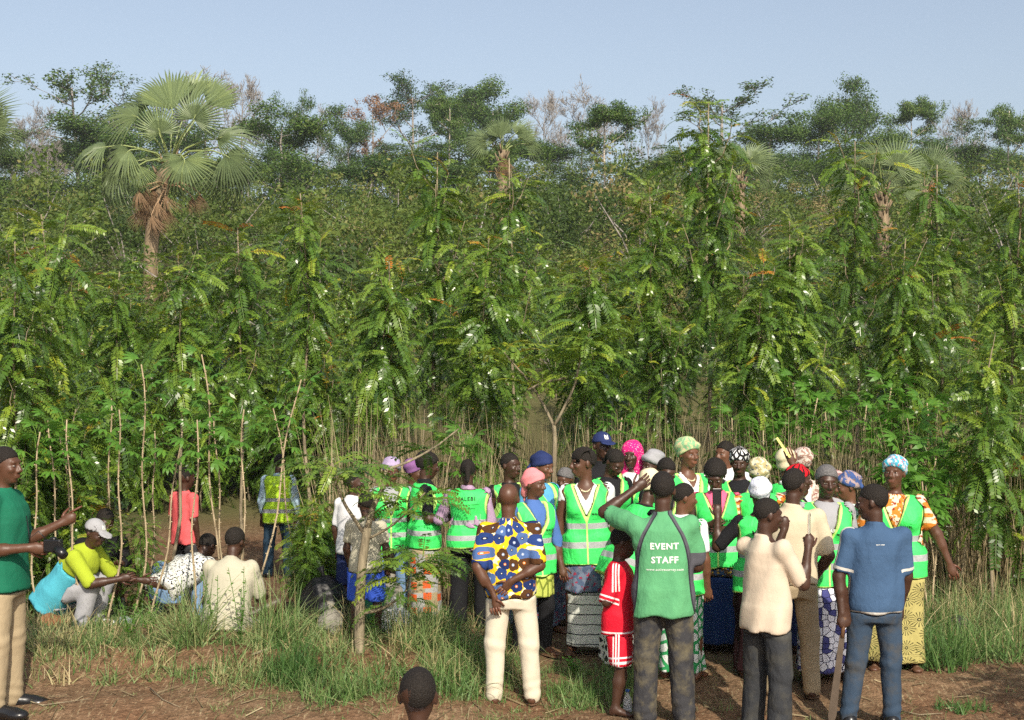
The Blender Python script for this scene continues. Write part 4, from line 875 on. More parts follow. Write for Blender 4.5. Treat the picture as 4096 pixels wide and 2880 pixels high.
stuff_mesh('dry_stalks', [blades(n, xx, yy, rs.uniform(.8, 2.15, n), rs.uniform(.007, .020, n), .14, np.clip(rs.normal(.74, .26, n), 0, 1), 4, 2, .2)], DRY, 'dense dry grass stalks under the young trees', 'dry grass')
def tuft(cx, cy, nb, rad, hgt, w, lean, tint, seed, sd_=.12):
    rs = np.random.RandomState(seed); r = rad * np.sqrt(rs.rand(nb)); a = rs.uniform(0, 6.3, nb)
    return blades(nb, cx + r * np.cos(a), cy + r * np.sin(a) * .8, hgt * rs.uniform(.45, 1.1, nb), w * rs.uniform(.6, 1.2, nb), lean, np.clip(rs.normal(tint, sd_, nb), 0, 1), seed + 1, 4)
parts = []; rs = np.random.RandomState(11)
for i in range(560):        # bank on the left and centre
    X = rs.uniform(60, 2060); dd = rs.uniform(10.42 if X > 1000 else 10.56, 12.5)
    if X < 1000 and dd < 10.8 and rs.rand() < .4: continue
    parts.append(tuft(gx(X, dd), dd, int(rs.uniform(9, 30)), rs.uniform(.04, .18), rs.uniform(.08, .34) * (.7 if X < 1000 else 1), .0125, rs.uniform(.4, 1.0), rs.choice([.25, .48, .62, .88], p=[.26, .34, .24, .16]), 500 + i))
for i in range(70):
    X = rs.uniform(1950, 2560); dd = rs.uniform(10.2, 11.2); parts.append(tuft(gx(X, dd), dd, 26, .08, rs.uniform(.07, .2), .008, .6, .4, 900 + i))
for i in range(150):       # right-hand edge
    X = rs.uniform(3600, 4150); dd = rs.uniform(11.6, 14.2); parts.append(tuft(gx(X, dd), dd, 28, .16, rs.uniform(.12, .6), .012, rs.uniform(.35, .8), rs.choice([.15, .3, .5, .8]), 1300 + i, .2))
for i in range(260):       # beneath the trees
    X = rs.uniform(-100, 4200); dd = rs.uniform(13.2, 18); 
    if 300 < X < 1300 and dd > 13.2 and rs.rand() < .88: continue
    parts.append(tuft(gx(X, dd), dd, 24, .14, rs.uniform(.2, .7), .012, .35, rs.choice([.4, .6, .85]), 1700 + i))
for i in range(130):       # low growth on the dirt
    X = rs.uniform(850, 2250) if i < 100 else rs.uniform(100, 4100); dd = rs.uniform(9.95, 10.7); parts.append(tuft(gx(X, dd), dd, 16, .08, rs.uniform(.04, .10), .007, .8, .45, 2300 + i))
stuff_mesh('grass', parts, GRASS, 'mixed green and dry grass covering the bank', 'grass')
for X, dd, nb, rad, hgt, tint, lab in [(1330, 10.25, 220, .22, .24, .3, 'low grass clump in front of the dark green one, near the lower edge'), (1790, 10.4, 240, .24, .26, .3, 'grass clump between the bald child and the pale trousers'), (960, 10.6, 200, .22, .22, .5, 'ragged half-dry grass clump at the edge of the dirt on the left'), (2330, 10.5, 260, .26, .20, .35, 'short grass patch between the pale trousers and the red boy'),(1190, 10.62, 420, .24, .34, .12, 'dense dark green grass clump at the edge of the dirt, lower centre left'), (1420, 10.45, 200, .22, .30, .35, 'bright green grass clump left of the bald child'), (3720, 11.35, 460, .33, .42, .18, 'large dense green grass clump right of the fan-print skirt'),
                                     (3850, 10.25, 180, .20, .12, .2, 'flat trodden grass patch on bare dirt, lower right'), (1860, 10.8, 300, .26, .36, .32, 'bright grass clump beside the pale trousers of the flower-print man'), (760, 11.15, 240, .16, .62, .40, 'tall blue-green grass clump in front of the seated man'), (1110, 11.2, 220, .18, .60, .42, 'tall grass clump right of the seated man'), (240, 11.0, 120, .2, .42, .5, 'loose grass clump beside the green polo shirt'), (3960, 11.5, 260, .3, .45, .25, 'green grass clump in shadow at the lower right edge'), (1660, 11.1, 200, .2, .42, .45, 'grass clump with tall thin blades below the block-print skirt')]:
    x = gx(X, dd); v, q, a = tuft(x, dd, int(nb * .8), rad, hgt, .0135, .65, tint + .08, int(X), .14); g = float(ground(x, dd)); v = v - np.array([x, dd, g]); o = link('grass_clump', mesh('grass_clump', v, q, GRASS, True, {'tint': a}), None, (x, dd, g)); tag(o, lab, 'grass')
n = 900; rs = np.random.RandomState(21); sx = gx(rs.uniform(-50, 4150, n), 10.8); sy = rs.uniform(9.9, 13.5, n); sx = sx * sy / 10.8; a = rs.uniform(0, 6.3, n); L = rs.uniform(.03, .22, n); dx, dy = np.cos(a) * L, np.sin(a) * L; w = rs.uniform(.002, .005, n)
e = [np.stack([sx + s1 * dx / 2 - s2 * dy / L * w, sy + s1 * dy / 2 + s2 * dx / L * w, ground(sx + s1 * dx / 2, sy + s1 * dy / 2) + .012 + .01 * rs.rand(n)], 1) for s1, s2 in ((-1, -1), (-1, 1), (1, 1), (1, -1))]
stuff_mesh('straw', [(np.stack(e, 1).reshape(-1, 3), np.arange(4 * n).reshape(-1, 4), np.repeat(rs.rand(n), 4))], DRY, 'straw and dry twigs scattered on the dirt', 'straw')
# small-leaved weeds on the bank
for i, (X, dd, hh) in enumerate([(520, 11.2, .42), (600, 11.5, .4), (860, 11.3, .55), (960, 11.25, .6), (1500, 11.3, .3), (1750, 11.5, .28), (2300, 10.9, .2)]):
    rs = np.random.RandomState(60 + i); b = MB(); ball = MB()
    for s_ in range(4):
        tip = np.array([rs.uniform(-.12, .12), rs.uniform(-.08, .08), hh * rs.uniform(.7, 1)]); b.tube([(0, 0, 0), tip * .5 + [0.01, 0, 0], tip], [.004, .003, .002], 4, .5)
        for q in range(16):
            f = .25 + .75 * q / 16; p = tip * f; dv = unit([math.cos(q * 2.4), math.sin(q * 2.4), .3]); sdv = unit(np.cross(dv, [0, 0, 1])); L = .045; ball.add([p, p + dv * L * .5 + sdv * .012, p + dv * L, p + dv * L * .5 - sdv * .012], [[0, 1, 2, 3]], None, rs.uniform(.3, .9))
    x = gx(X, dd); r = link('weed', None, None, (x, dd, float(ground(x, dd)))); tag(r, 'small leafy weed among the grass ' + ['left of the white shoe', 'right of the white shoe', 'in front of the white patterned shirt', 'in front of the seated man', 'by the young tree trunk', 'below the black trousers', 'right of the pale trousers'][i], 'weed'); b.build('stem', CASS, r); ball.build('leaves', CASS, r, False)['kind'] = 'stuff'

# ------------------------------------------------------------------ shrubs on the slope and trees on the skyline
def leafy(centres, radii, per, size, seed, flat=.75, tint=(.15, .75)):
    rs = np.random.RandomState(seed); C = np.repeat(np.asarray(centres), per, 0); Rr = np.repeat(np.asarray(radii), per)[:, None]; n = len(C)
    dv = rs.normal(0, 1, (n, 3)); dv /= np.linalg.norm(dv, axis=1)[:, None]; rad = rs.rand(n, 1) ** .4; p = C + dv * rad * Rr * np.array([1, 1, flat])
    nr = dv + rs.normal(0, .55, (n, 3)) + np.array([0, 0, .35]); nr /= np.linalg.norm(nr, axis=1)[:, None]; a = np.cross(nr, rs.normal(0, 1, (n, 3))); a /= np.linalg.norm(a, axis=1)[:, None] + 1e-9; b = np.cross(nr, a)
    s = size * rs.uniform(.6, 1.3, (n, 1)); V = np.stack([p - a * s, p + b * s * .5, p + a * s, p - b * s * .5], 1)
    ct = np.repeat(rs.uniform(tint[0], tint[1], len(centres)), per); t = np.clip(ct + rs.normal(0, .1, n), 0, 1)
    return V.reshape(-1, 3), np.arange(4 * n).reshape(-1, 4), np.repeat(t, 4)
def limbs(seed, H, crown0, spread, levels=4, nb=5, r0=.02, up=.6, flat=False):
    rs = np.random.RandomState(seed); b = MB(); tips = []
    top = np.array([rs.normal(0, .03) * H, rs.normal(0, .03) * H, H * .97]); tr = np.array([top * t + np.array([rs.normal(0, .008) * H * (0 < t < 1), 0, 0]) for t in np.linspace(0, 1, 7)]); b.tube(tr, np.linspace(r0 * H, r0 * H * .25, 7), 7)
    def grow(p, dv, L, r, lev):
        q = [p]; d_ = unit(dv)
        for i in range(3): d_ = unit(d_ + rs.normal(0, .16, 3) + np.array([0, 0, .10 if not flat else .02])); q.append(q[-1] + d_ * L / 3)
        b.tube(q, np.maximum(np.linspace(r, r * .55, 4), .016), 5 if lev < 2 else 3); tips.append((q[-1], lev)); tips.append((q[2], lev))
        if lev < levels:
            for i in range(nb if lev > 0 else nb - 1):
                s_ = q[rs.randint(1, 4)]; grow(s_, d_ + rs.normal(0, .75, 3) * np.array([1, 1, .55]) + np.array([0, 0, .15]), L * rs.uniform(.5, .75), r * .5, lev + 1)
    for i in range(nb + 2):
        f = crown0 + (1 - crown0) * (i + rs.rand()) / (nb + 2); az = i * 2.4 + rs.uniform(-.4, .4); grow(top * f, np.array([math.cos(az), math.sin(az), up * rs.uniform(.5, 1.4)]), spread * H * rs.uniform(.7, 1.1) * (1.15 - .5 * f), r0 * H * .42 * (1.2 - .6 * f), 1)
    return b, tips
FT = {}
def ft(kind, var):
    if (kind, var) in FT: return FT[(kind, var)]
    sd_ = var * 17 + len(kind); H = 10.0
    if kind == 'bare': b, tips = limbs(sd_, H, .38, .34, 5, 4, .014, .6); out = (b.mesh('trunk', BARKG), None)
    elif kind == 'brown':
        b, tips = limbs(sd_, H, .40, .28, 3, 4, .014, .7); C = [t for t, l in tips if l >= 2]; out = (b.mesh('trunk', BARKG), mesh('crown', *leafy(C, [.34] * len(C), 14, .085, sd_, .8, (0, 1))[:2], BROWNL if var == 0 else FARL, False, {'tint': np.random.RandomState(1).rand(len(C) * 56)}))
    elif kind == 'sparse':
        b, tips = limbs(sd_, H, .42, .30, 3, 4, .014, .6); C = [t for t, l in tips if l >= 2]; v, q, a = leafy(C, [.55] * len(C), 34, .075, sd_, .6, (.2, .6)); out = (b.mesh('trunk', BARKG), mesh('crown', v, q, FARL, False, {'tint': a}))
    elif kind == 'umbrella':
        b, tips = limbs(sd_, H, .52, .30, 3, 4, .017, .35, True); C = [t for t, l in tips if l >= 2]; v, q, a = leafy(C, [.80] * len(C), 60, .095, sd_, .45, (.15, .8)); out = (b.mesh('trunk', BARKW), mesh('crown', v, q, FARL, False, {'tint': a}))
    else:
        b, tips = limbs(sd_, H, .18, .34, 3, 4, .016, .6); C = [t for t, l in tips if l >= 1]; v, q, a = leafy(C, [1.0] * len(C), 60, .10, sd_, .7, (.1, .75)); out = (b.mesh('trunk', BARKG), mesh('crown', v, q, FARL, False, {'tint': a}))
    co = []
    for m in out:
        if m: a = np.zeros(len(m.vertices) * 3, np.float32); m.vertices.foreach_get('co', a); co.append(a.reshape(-1, 3))
    co = np.concatenate(co); out = out + (float(np.percentile(co[:, 2], 99.7)), float(np.percentile(np.abs(co[:, 0]), 97) * 2)); FT[(kind, var)] = out; return out
def far_tree(X, d, top, wpx, kind, var, label, basey=None):
    x = gx(X, d); g = float(ground(x, d)) - .3; H = ZC - (top - 1440) / F * d - g; tm, cm, zx, wn_ = ft(kind, var); wx = wpx / F * d / wn_ * (1.28 if 'continuous' not in label else 1.1); H = H * (1.06 if 'continuous' not in label else 1)
    r = link('skyline_tree', None, None, (x, d, g), (0, 0, var * 1.9 + X * .01), (wx, wx, H / zx)); tag(r, label, 'tree', 'trees on the skyline' if 'continuous' not in label else 'trees of the wood below the skyline'); link('trunk', tm, r)
    if cm: c = link('crown', cm, r); c['kind'] = 'stuff'
SKY = [(110, 150, 440, 260, 'bare', 0, 'bare grey tree at the far left of the skyline'), (190, 118, 545, 120, 'bare', 1, 'small bare tree with pale forked trunk, far left'), (330, 160, 335, 330, 'brown', 1, 'tall sparse grey tree left of the palm'), (480, 165, 310, 330, 'sparse', 0, 'tall flat-topped sparse tree touching the palm from the left'),
       (450, 130, 500, 380, 'dense', 0, 'round green tree behind the left side of the palm'), (960, 165, 330, 240, 'bare', 2, 'tall bare grey tree just right of the palm'), (820, 172, 310, 300, 'bare', 1, 'bare grey tree behind the palm top'), (1150, 118, 395, 190, 'sparse', 1, 'slim bright green tree with visible white trunk right of the palm'), (1120, 112, 480, 330, 'dense', 1, 'dark green bushy tree under the slim one, right of the palm'),
       (1270, 185, 450, 170, 'bare', 0, 'faint bare tree right of the slim green tree'), (1390, 150, 455, 170, 'dense', 2, 'small green tree left of the brown one'), (1490, 155, 390, 190, 'brown', 0, 'brown-leaved tree near the middle left of the skyline'), (1650, 165, 340, 270, 'sparse', 2, 'tall airy grey-green tree left of the white trunks'), (1790, 140, 395, 200, 'umbrella', 0, 'tree with two white trunks and thin top'),
       (1880, 170, 365, 270, 'dense', 0, 'green flat-topped tree behind the white trunks'), (1970, 160, 385, 240, 'dense', 2, 'broad green tree right of the white trunks'), (2170, 168, 390, 190, 'bare', 2, 'bare tree in the centre of the skyline'), (2330, 180, 385, 200, 'bare', 1, 'bare tree behind the flat green crown'), (2425, 96, 435, 300, 'umbrella', 1, 'spreading green tree with tall bare white trunk in the centre'), (2595, 140, 420, 160, 'bare', 0, 'bare white tree left of the tallest plantation tree'),
       (2890, 165, 350, 330, 'brown', 2, 'broad sparse tree behind the tallest plantation tree'), (3060, 135, 505, 300, 'dense', 1, 'dark green tree right of the tallest plantation tree'), (3270, 150, 430, 260, 'dense', 0, 'green tree left of the round dome-shaped one'), (3375, 175, 358, 230, 'dense', 2, 'tall round dome-shaped tree on the right skyline'), (3650, 150, 418, 230, 'umbrella', 1, 'flat-topped pale green tree with white trunk on the right'),
       (3850, 180, 440, 190, 'bare', 2, 'faint bare tree on the right'), (3800, 150, 500, 240, 'sparse', 0, 'thin leafy tree between the two flat-topped ones'), (4040, 140, 432, 250, 'umbrella', 0, 'flat-topped tree at the right edge of the skyline'), (700, 150, 480, 300, 'dense', 2, 'green tree hidden behind the palm crown'), (3500, 140, 560, 240, 'dense', 1, 'low green tree below the dome-shaped one'),
       (2200, 140, 560, 300, 'dense', 0, 'low green tree in the centre below the bare ones'), (1560, 130, 600, 240, 'sparse', 1, 'low thin tree below the brown one'), (30, 150, 520, 220, 'brown', 1, 'grey half-bare tree at the left edge')]
for t_ in SKY: far_tree(*t_)
rr = random.Random(77)
for i in range(34):
    X = -80 + 4260 * (i + rr.uniform(-.3, .3)) / 33
    if 2290 < X < 2560: continue
    far_tree(X, rr.uniform(100, 165), rr.uniform(545, 660), rr.uniform(220, 360), rr.choice(['dense', 'dense', 'sparse']), rr.randint(0, 2), 'rounded tree in the continuous wood below the skyline')
SV = []
for i in range(7):
    rs = np.random.RandomState(700 + i); nc = 26; C = np.stack([rs.normal(0, .75, nc), rs.normal(0, .75, nc), np.abs(rs.normal(.95, .5, nc)) + .2], 1); v, q, a = leafy(C, rs.uniform(.3, .6, nc), 95, .055, 70 + i, .85, (.05, .65) if i < 5 else (.5, .95)); b = MB()
    for c in C[:9]: b.tube([(0, 0, 0), c * [.4, .4, .5], c], [.03, .02, .008], 4)
    SV.append((b.mesh('trunk', BARKG), mesh('crown', v, q, SHRUB, False, {'tint': a})))
rr = random.Random(9); dd = 36.0
while dd < 150:
    half = 2200 / F * dd; x = -half + rr.uniform(0, 3)
    while x < half:
        y = dd + rr.uniform(-.05, .05) * dd; s_ = (.50 + .72 * rr.random() ** 1.5) * (1 + dd / 165); tm, cm = SV[rr.choice([0, 1, 2, 3, 4, 0, 1, 2, 3, 4, 5, 6])]
        r = link('shrub', None, None, (x, y, float(ground(x, y)) - .2), (0, 0, rr.uniform(0, 6.3)), (s_ * 1.15, s_ * 1.15, s_ * rr.uniform(.9, 1.3))); tag(r, 'leafy shrub on the rising ground behind the plantation', 'shrub', 'shrubs on the slope'); link('trunk', tm, r); c = link('crown', cm, r); c['kind'] = 'stuff'
        x += rr.uniform(1.4, 3.0) * (1 + dd / 140)
    dd *= rr.uniform(1.075, 1.11)

# ------------------------------------------------------------------ fan palms
def fan(seed, nseg=38, arc=4.6, droop=.25, cup=.25, split=.45):
    rs = np.random.RandomState(seed); b = MB(); al = np.linspace(-arc / 2, arc / 2, nseg + 1)
    for i in range(nseg):
        a0, a1 = al[i], al[i + 1]; am = (a0 + a1) / 2; L = (1 - .16 * (abs(am) / (arc / 2)) ** 2) * rs.uniform(.93, 1.05)
        def P(a, r, h): return np.array([math.cos(a) * r, math.sin(a) * r, h - droop * r ** 2.5 + cup * (1 - math.cos(a)) * r * .3 * 0 + cup * abs(math.sin(a)) * r * .6])
        rs_ = split * rs.uniform(.9, 1.15) + .12; pl = .026; dz = -rs.uniform(0, .30) * (1 + droop * 2)
        v = [P(a0, .03, 0), P(am, .03, pl * .3), P(a1, .03, 0), P(a0, rs_, 0), P(am, rs_, pl), P(a1, rs_, 0), P(am - (am - a0) * .55, (rs_ + L) / 2, dz * .25), P(am, (rs_ + L) / 2, pl + dz * .25), P(am + (a1 - am) * .55, (rs_ + L) / 2, dz * .25), P(am, L, 0) + np.array([0, 0, dz])]
        b.add(v, [[0, 3, 4, 1], [1, 4, 5, 2], [3, 6, 7, 4], [4, 7, 8, 5]], [[6, 9, 7], [7, 9, 8]], rs.uniform(.25, .6))
    return b
FAN = [fan(1, 26, 2.2, .05, .30, .50).mesh('leaf', PALM, False), fan(2, 32, 4.1, .30, .10, .30).mesh('leaf', PALM, False), fan(3, 26, 2.8, .50, .1, .22).mesh('leaf', PALM, False), fan(4, 24, 2.6, .80, -.2, .16).mesh('leaf', PALM, False), fan(5, 16, 1.3, .25, -.3, .14).mesh('leaf', PALMD, False)]
def palm(label, X, Y, d, leaves, dead, trunk, unit_px=1.0):
    c = pos(X, Y, d); g = float(ground(c[0], d)); r = link('fan_palm', None, None, (c[0], d, g)); tag(r, label, 'palm'); o = np.array([c[0], d, g])
    b = MB(); zt = c[2] - g; ln = -.55 if d < 41 and X > 0 else 0; b.tube([(ln, 0, -.1), (ln, 0, zt * .45), (ln * .75, 0, zt * .75), (ln * .3, 0, zt * .92), (0, 0, zt)], [.24, .2, .2, .17, .13], 10)
    rs = np.random.RandomState(abs(int(X)))
    for i in range(34):
        f = rs.uniform(.55, 1.0); a = i * 2.4; ox = float(np.interp(f, [.45, .75, .92, 1], [ln, ln * .75, ln * .3, 0])); b.tube([np.array([ox + math.cos(a) * .15, math.sin(a) * .15, zt * f]), np.array([ox + math.cos(a) * .32, math.sin(a) * .32, zt * f + .35])], [.045, .02], 4)
    b.build('trunk', PTR, r)
    for (lx, ly, dy, dirx, diry, nrm, size, kind) in leaves + dead:
        h = pos(lx, ly, d + dy); dv = unit([dirx, .15 if dy > 0 else -.25, -diry]); nv = unit(np.asarray(nrm, float)); y_ = unit(np.cross(nv, dv)); z_ = np.cross(dv, y_); M = np.stack([dv, y_, z_], 1)
        lo = link('leaf', FAN[kind], r, tuple(h - o), Matrix(M).to_euler(), size); st = MB(); p0 = np.array([0, 0, zt * (.97 if kind < 4 else .85)]); p1 = h - o; md = (p0 + p1) / 2 + np.array([0, 0, .22 * np.linalg.norm((p1 - p0)[:2])]); st.tube([p0, p0 * .3 + md * .7, md * .45 + p1 * .55, p1, p1 + dv * size * .16], [.035, .028, .022, .018, .008], 5, .9); st.build('leaf_stalk', PALM if kind < 4 else PALMD, r)
PTR = bark_mat('palm_trunk', (.10, .075, .05), (.32, .24, .15), 10)
k142 = 1.0
BIG = [(690, 440, .3, -.45, -1, (.3, -1, .25), 1.30, 0), (750, 420, .6, .15, -1, (-.5, -1, .2), 1.15, 0), (775, 478, -.9, .35, -.75, (.15, -1, .45), .95, 1), (640, 530, -.8, -.15, -.5, (-.1, -1, .5), .82, 1), (550, 468, -.2, -1, -.35, (-.2, -.9, .8), 1.05, 2), (425, 588, -.3, -1, .05, (-.2, -.7, 1), 1.0, 2), (868, 556, -.4, 1, -.35, (.2, -.8, .8), 1.1, 2), (738, 636, -1.3, .05, .9, (.0, -1, .25), .98, 1),
       (555, 662, -1.0, -.25, .9, (-.2, -1, .3), .78, 2), (475, 670, -.6, -.75, .75, (-.4, -.9, .4), 1.15, 3), (920, 600, .2, .8, .8, (.5, -.8, .4), 1.2, 3), (880, 640, .6, .35, 1, (.5, -.8, .1), 1.25, 3), (590, 430, .6, -.9, -.6, (-.3, -.8, .7), 1.1, 2), (830, 420, .9, .8, -.8, (.2, -.7, .5), 1.05, 0), (950, 690, .8, .5, 1, (.6, -.6, .3), 1.1, 3), (430, 700, .6, -.6, .9, (-.5, -.7, .4), 1.1, 3), (690, 690, .3, -.1, 1, (0, -1, .2), 1.0, 3), (520, 600, -.9, -.7, .6, (-.3, -1, .5), 1.1, 2), (900, 620, -.8, .8, .5, (.3, -1, .5), 1.15, 2)]
DEADB = [(560 + 22 * (q % 5) + (q * 37) % 17, 755 + 26 * (q // 3), -.75 + .25 * (q % 4), (-.25, .05, .2, -.1, .3)[q % 5], 1, ((-.5, .1, .5, -.2)[q % 4], -1, .1 * (q % 3)), .62 + .05 * (q % 4), 4) for q in range(14)] + [(800, 775, -.6, .05, 1, (.1, -1, .2), .6, 4), (770, 790, -.4, -.1, 1, (-.2, -1, .2), .55, 4)]
palm('large fan palm with spread grey-green leaves and dead brown leaf skirt', 680, 640, 40.0, BIG, DEADB, None)
def small_palm(label, X, Y, d, n, size, seed, dead=0):
    rs = np.random.RandomState(seed); L = []; q = F / d
    for i in range(n):
        a = -math.pi * (.05 + .9 * (i + .5) / n) + rs.normal(0, .1); rad = q * size * rs.uniform(.6, 1.1); L.append((X + math.cos(a) * rad, Y + math.sin(a) * rad * .8, rs.uniform(-.6, .6), math.cos(a), math.sin(a) + .25, (rs.normal(0, .3), -1, .5), size * rs.uniform(.8, 1.1), int(rs.choice([0, 1, 2]))))
    D = [(X + rs.normal(0, 12), Y + 40 + rs.normal(0, 12), -.3, rs.normal(0, .2), 1, (rs.normal(0, .3), -1, .2), size * .8, 4) for i in range(dead)]
    palm(label, X, Y, d, L, D, None)
small_palm('fan palm of several grey-green leaves low on the right slope', 3530, 760, 46, 8, 1.0, 1); small_palm('small fan palm right of the grey-green one', 3700, 740, 50, 7, .9, 2); small_palm('fan palm behind the tallest plantation tree', 2960, 700, 56, 7, .95, 3); small_palm('fan palm top with brown dead leaves in the centre', 2010, 600, 58, 8, .9, 4, 4)
small_palm('fan palm cut off by the left edge', -130, 560, 42, 8, 1.1, 5);

# ------------------------------------------------------------------ low saplings under the stand
LOWV = []
for i in range(6):
    b, lv = sapling(800 + i, 1.7, 6, .12, .75, 1.5, .48); LOWV.append((b.mesh('trunk', BARK), crown_mesh('crown', lv, LEAF)))
rr = random.Random(31)
for i in range(64):
    X = rr.uniform(-60, 4150); y = rr.uniform(13.6, 17.0) if X > 1350 else rr.uniform(12.8, 16.5)
    if X < 1350: X = rr.choice([rr.uniform(-80, 330), rr.uniform(-80, 330), rr.uniform(1235, 1330)])
    elif 1350 < X < 3600 and rr.random() < .88: continue
    if X > 1100 and X < 1350: y = rr.uniform(12.6, 13.2)
    x = gx(X, y); tm, cm = LOWV[i % 6]; r = link('low_sapling', None, None, (x, y, float(ground(x, y)) - .02), (0, 0, rr.uniform(0, 6.3)), rr.uniform(.7, 1.25) if not 1200 < X < 1350 else .55); tag(r, 'low feathery-leaved sapling growing under the plantation trees', 'sapling', 'low saplings under the trees'); link('trunk', tm, r); c = link('crown', cm, r); c['kind'] = 'stuff'

x = 4.25; y = 9.3; r = link('low_sapling', None, None, (x, y, float(ground(x, y)) - .02), (0, 0, 1), 1.0); tag(r, 'leafy sapling just outside the right edge, throwing its shade on the dirt', 'sapling'); link('trunk', LOWV[0][0], r); c = link('crown', LOWV[0][1], r); c['kind'] = 'stuff'

rr = random.Random(41)
for i in range(46):
    X = rr.uniform(380, 1500); y = rr.uniform(23.4, 26.0)
    if i > 30: X = rr.uniform(-80, 330); y = rr.uniform(13.6, 19)
    if i > 42: X = rr.uniform(1235, 1300); y = 13.3
    x = gx(X, y); tm, cm = LOWV[i % 6]; r = link('low_sapling', None, None, (x, y, float(ground(x, y)) - .02), (0, 0, rr.uniform(0, 6.3)), rr.uniform(.9, 1.6) if i <= 42 else rr.uniform(.45, .6)); tag(r, 'low feathery-leaved sapling at the edge of the dirt clearing on the left', 'sapling', 'low saplings round the clearing'); link('trunk', tm, r); c = link('crown', cm, r); c['kind'] = 'stuff'

for i, (X, y, sc, lab) in enumerate([(120, 12.35, .62, 'leafy little sapling between the green polo and the squatting person'), (430, 12.3, .5, 'leafy little sapling right of the turquoise shirt'), (565, 12.7, .55, 'leafy little sapling left of the white patterned shirt'), (330, 13.0, .7, 'leafy little sapling in shade behind the squatting people'), (1265, 12.4, .6, 'leafy little sapling left of the black bag')]):
    x = gx(X, y); r = link('low_sapling', None, None, (x, y, float(ground(x, y)) - .02), (0, 0, i * 1.7), sc); tag(r, lab, 'sapling'); link('trunk', LOWV[i][0], r); c = link('crown', LOWV[i][1], r); c['kind'] = 'stuff'
# ------------------------------------------------------------------ the people
V0 = ('vest', 'vest')
def front_text(cz=.155, cx=.052): return [('vest', 'MALEBI', .085, (cx, cz), -1, 'ink', .03), ('vest', 'Reboisement par les femmes', .085, (cx, cz - .022), -1, 'ink', .0)]
GV = 'women in green vests'
# --- right-hand foreground row
person('blue', 'young man in blue sports shirt and dirty jeans seen from behind, holding a machete', 3500, 9.85, 1940, 184, fat=1.04, head=(62, 4), skin=1, hair='short',
       arms={'l': ((-.26, .02, -1), (.05, -.16, -1)), 'r': ((.16, .12, -1), (-.1, .35, -1))}, legs={'l': ((-.10, .02, -1), (-.13, .04, -1)), 'r': ((.05, 0, -1), (.02, .04, -1))}, hands=('fist', 'rel'),
       wear=[('shirt', 'bluesport', {'hem': -.045, 'sleeve': .80, 'flare': .022, 'fold': .006}), ('trousers', 'jeans', {'off': .012})], texts=[('shirt', 'sport wear', .06, (0, .232), 1, 'white_print', .03)], feet='shoe')
person('phone', 'young man in cream shirt and dark trousers raising a phone with both hands', 3065, 9.65, 1992, 122, fat=1.0, head=(-18, 6), skin=1, hair='crop',
       arms={'r': ((.50, .10, -.80), (.16, .12, 1)), 'l': ((.62, .45, -.45), (.35, .0, .9))}, hands=('fist', 'fist'), hdirs=((.1, .0, 1), (.1, .1, 1)),
       wear=[('shirt', 'tan', {'hem': -.075, 'sleeve': .86, 'flare': .026, 'fold': .009}), ('trousers', 'dirty2', {'off': .028, 'hemw': 1.3})], feet='sandal')
person('staff', 'young man in faded green EVENT STAFF shirt and muddy trousers, one hand behind his head', 2655, 9.9, 1890, 178, fat=1.04, head=(-12, 2), skin=1, hair='short',
       arms={'l': ((-.62, .66, .22), (.80, .12, .58)), 'r': ((.20, .22, -1), (-.35, .8, -.25))}, hands=('rel', 'rel'), legs={'l': ((-.06, 0, -1), (-.02, .03, -1)), 'r': ((.06, 0, -1), (.05, .03, -1))},
       wear=[('shirt', 'staff', {'hem': -.085, 'sleeve': .78, 'flare': .03, 'fold': .008, 'off': .022}), ('trousers', 'dirty', {'off': .024, 'hemw': 1.2})],
       texts=[('shirt', 'EVENT', .195, (-.006, .178), 1, 'white_print', .05), ('shirt', 'STAFF', .185, (-.006, .124), 1, 'white_print', .05), ('shirt', 'www.activesurrey.com', .255, (-.006, .094), 1, 'white_print', .01)], feet='sandal')
person('red', 'boy in red football shirt and shorts with white stripes, facing right', 2475, 10.2, 2122, 78, fat=.98, head=(8, 14), skin=1, hs=1.16, hair='short',
       arms={'r': ((-.30, -.12, -.95), (.25, .75, -.35)), 'l': ((.1, .2, -1), (.4, .2, -.8))}, wear=[('shorts', 'kit_shorts', {'len': .86, 'off': .022}), ('tshirt', 'jersey', {'hem': -.085, 'sleeve': .92, 'flare': .03, 'off': .022, 'collar': False})],
       texts=[], feet='bare')
person('floral', 'bald man in bright flower-print shirt and pale trousers, hands clasped behind his back', 2045, 10.4, 1933, 180, fat=1.02, head=(-8, 4), skin=0, hair=None,
       arms={'l': ((-.20, -.42, -1), (.46, -.18, -.95)), 'r': ((.20, -.42, -1), (-.86, -.20, -.46))}, hdirs=((.25, .0, -1), (-.6, .0, -.7)), legs={'l': ((-.08, 0, -1), (-.01, .04, -1)), 'r': ((.11, 0, -1), (.06, .04, -1))},
       wear=[('trousers', 'linen', {'off': .016}), ('shirt', 'flower', {'hem': -.035, 'sleeve': .90, 'flare': .03, 'off': .024, 'fold': .007})], feet='sandal')
person('beige', 'man in beige shirt and khaki trousers standing behind the man with the phone', 3165, 10.55, 1876, 176, head=(-42, 4), skin=1, hair='short',
       arms={'r': ((.30, -.05, -1), (-.30, .6, -.8)), 'l': ((-.2, .1, -1), (.1, .6, -.8))}, wear=[('shirt', 'beige', {'hem': -.02, 'sleeve': .85, 'flare': .02}), ('trousers', 'khaki', {'off': .014})], feet='sandal')
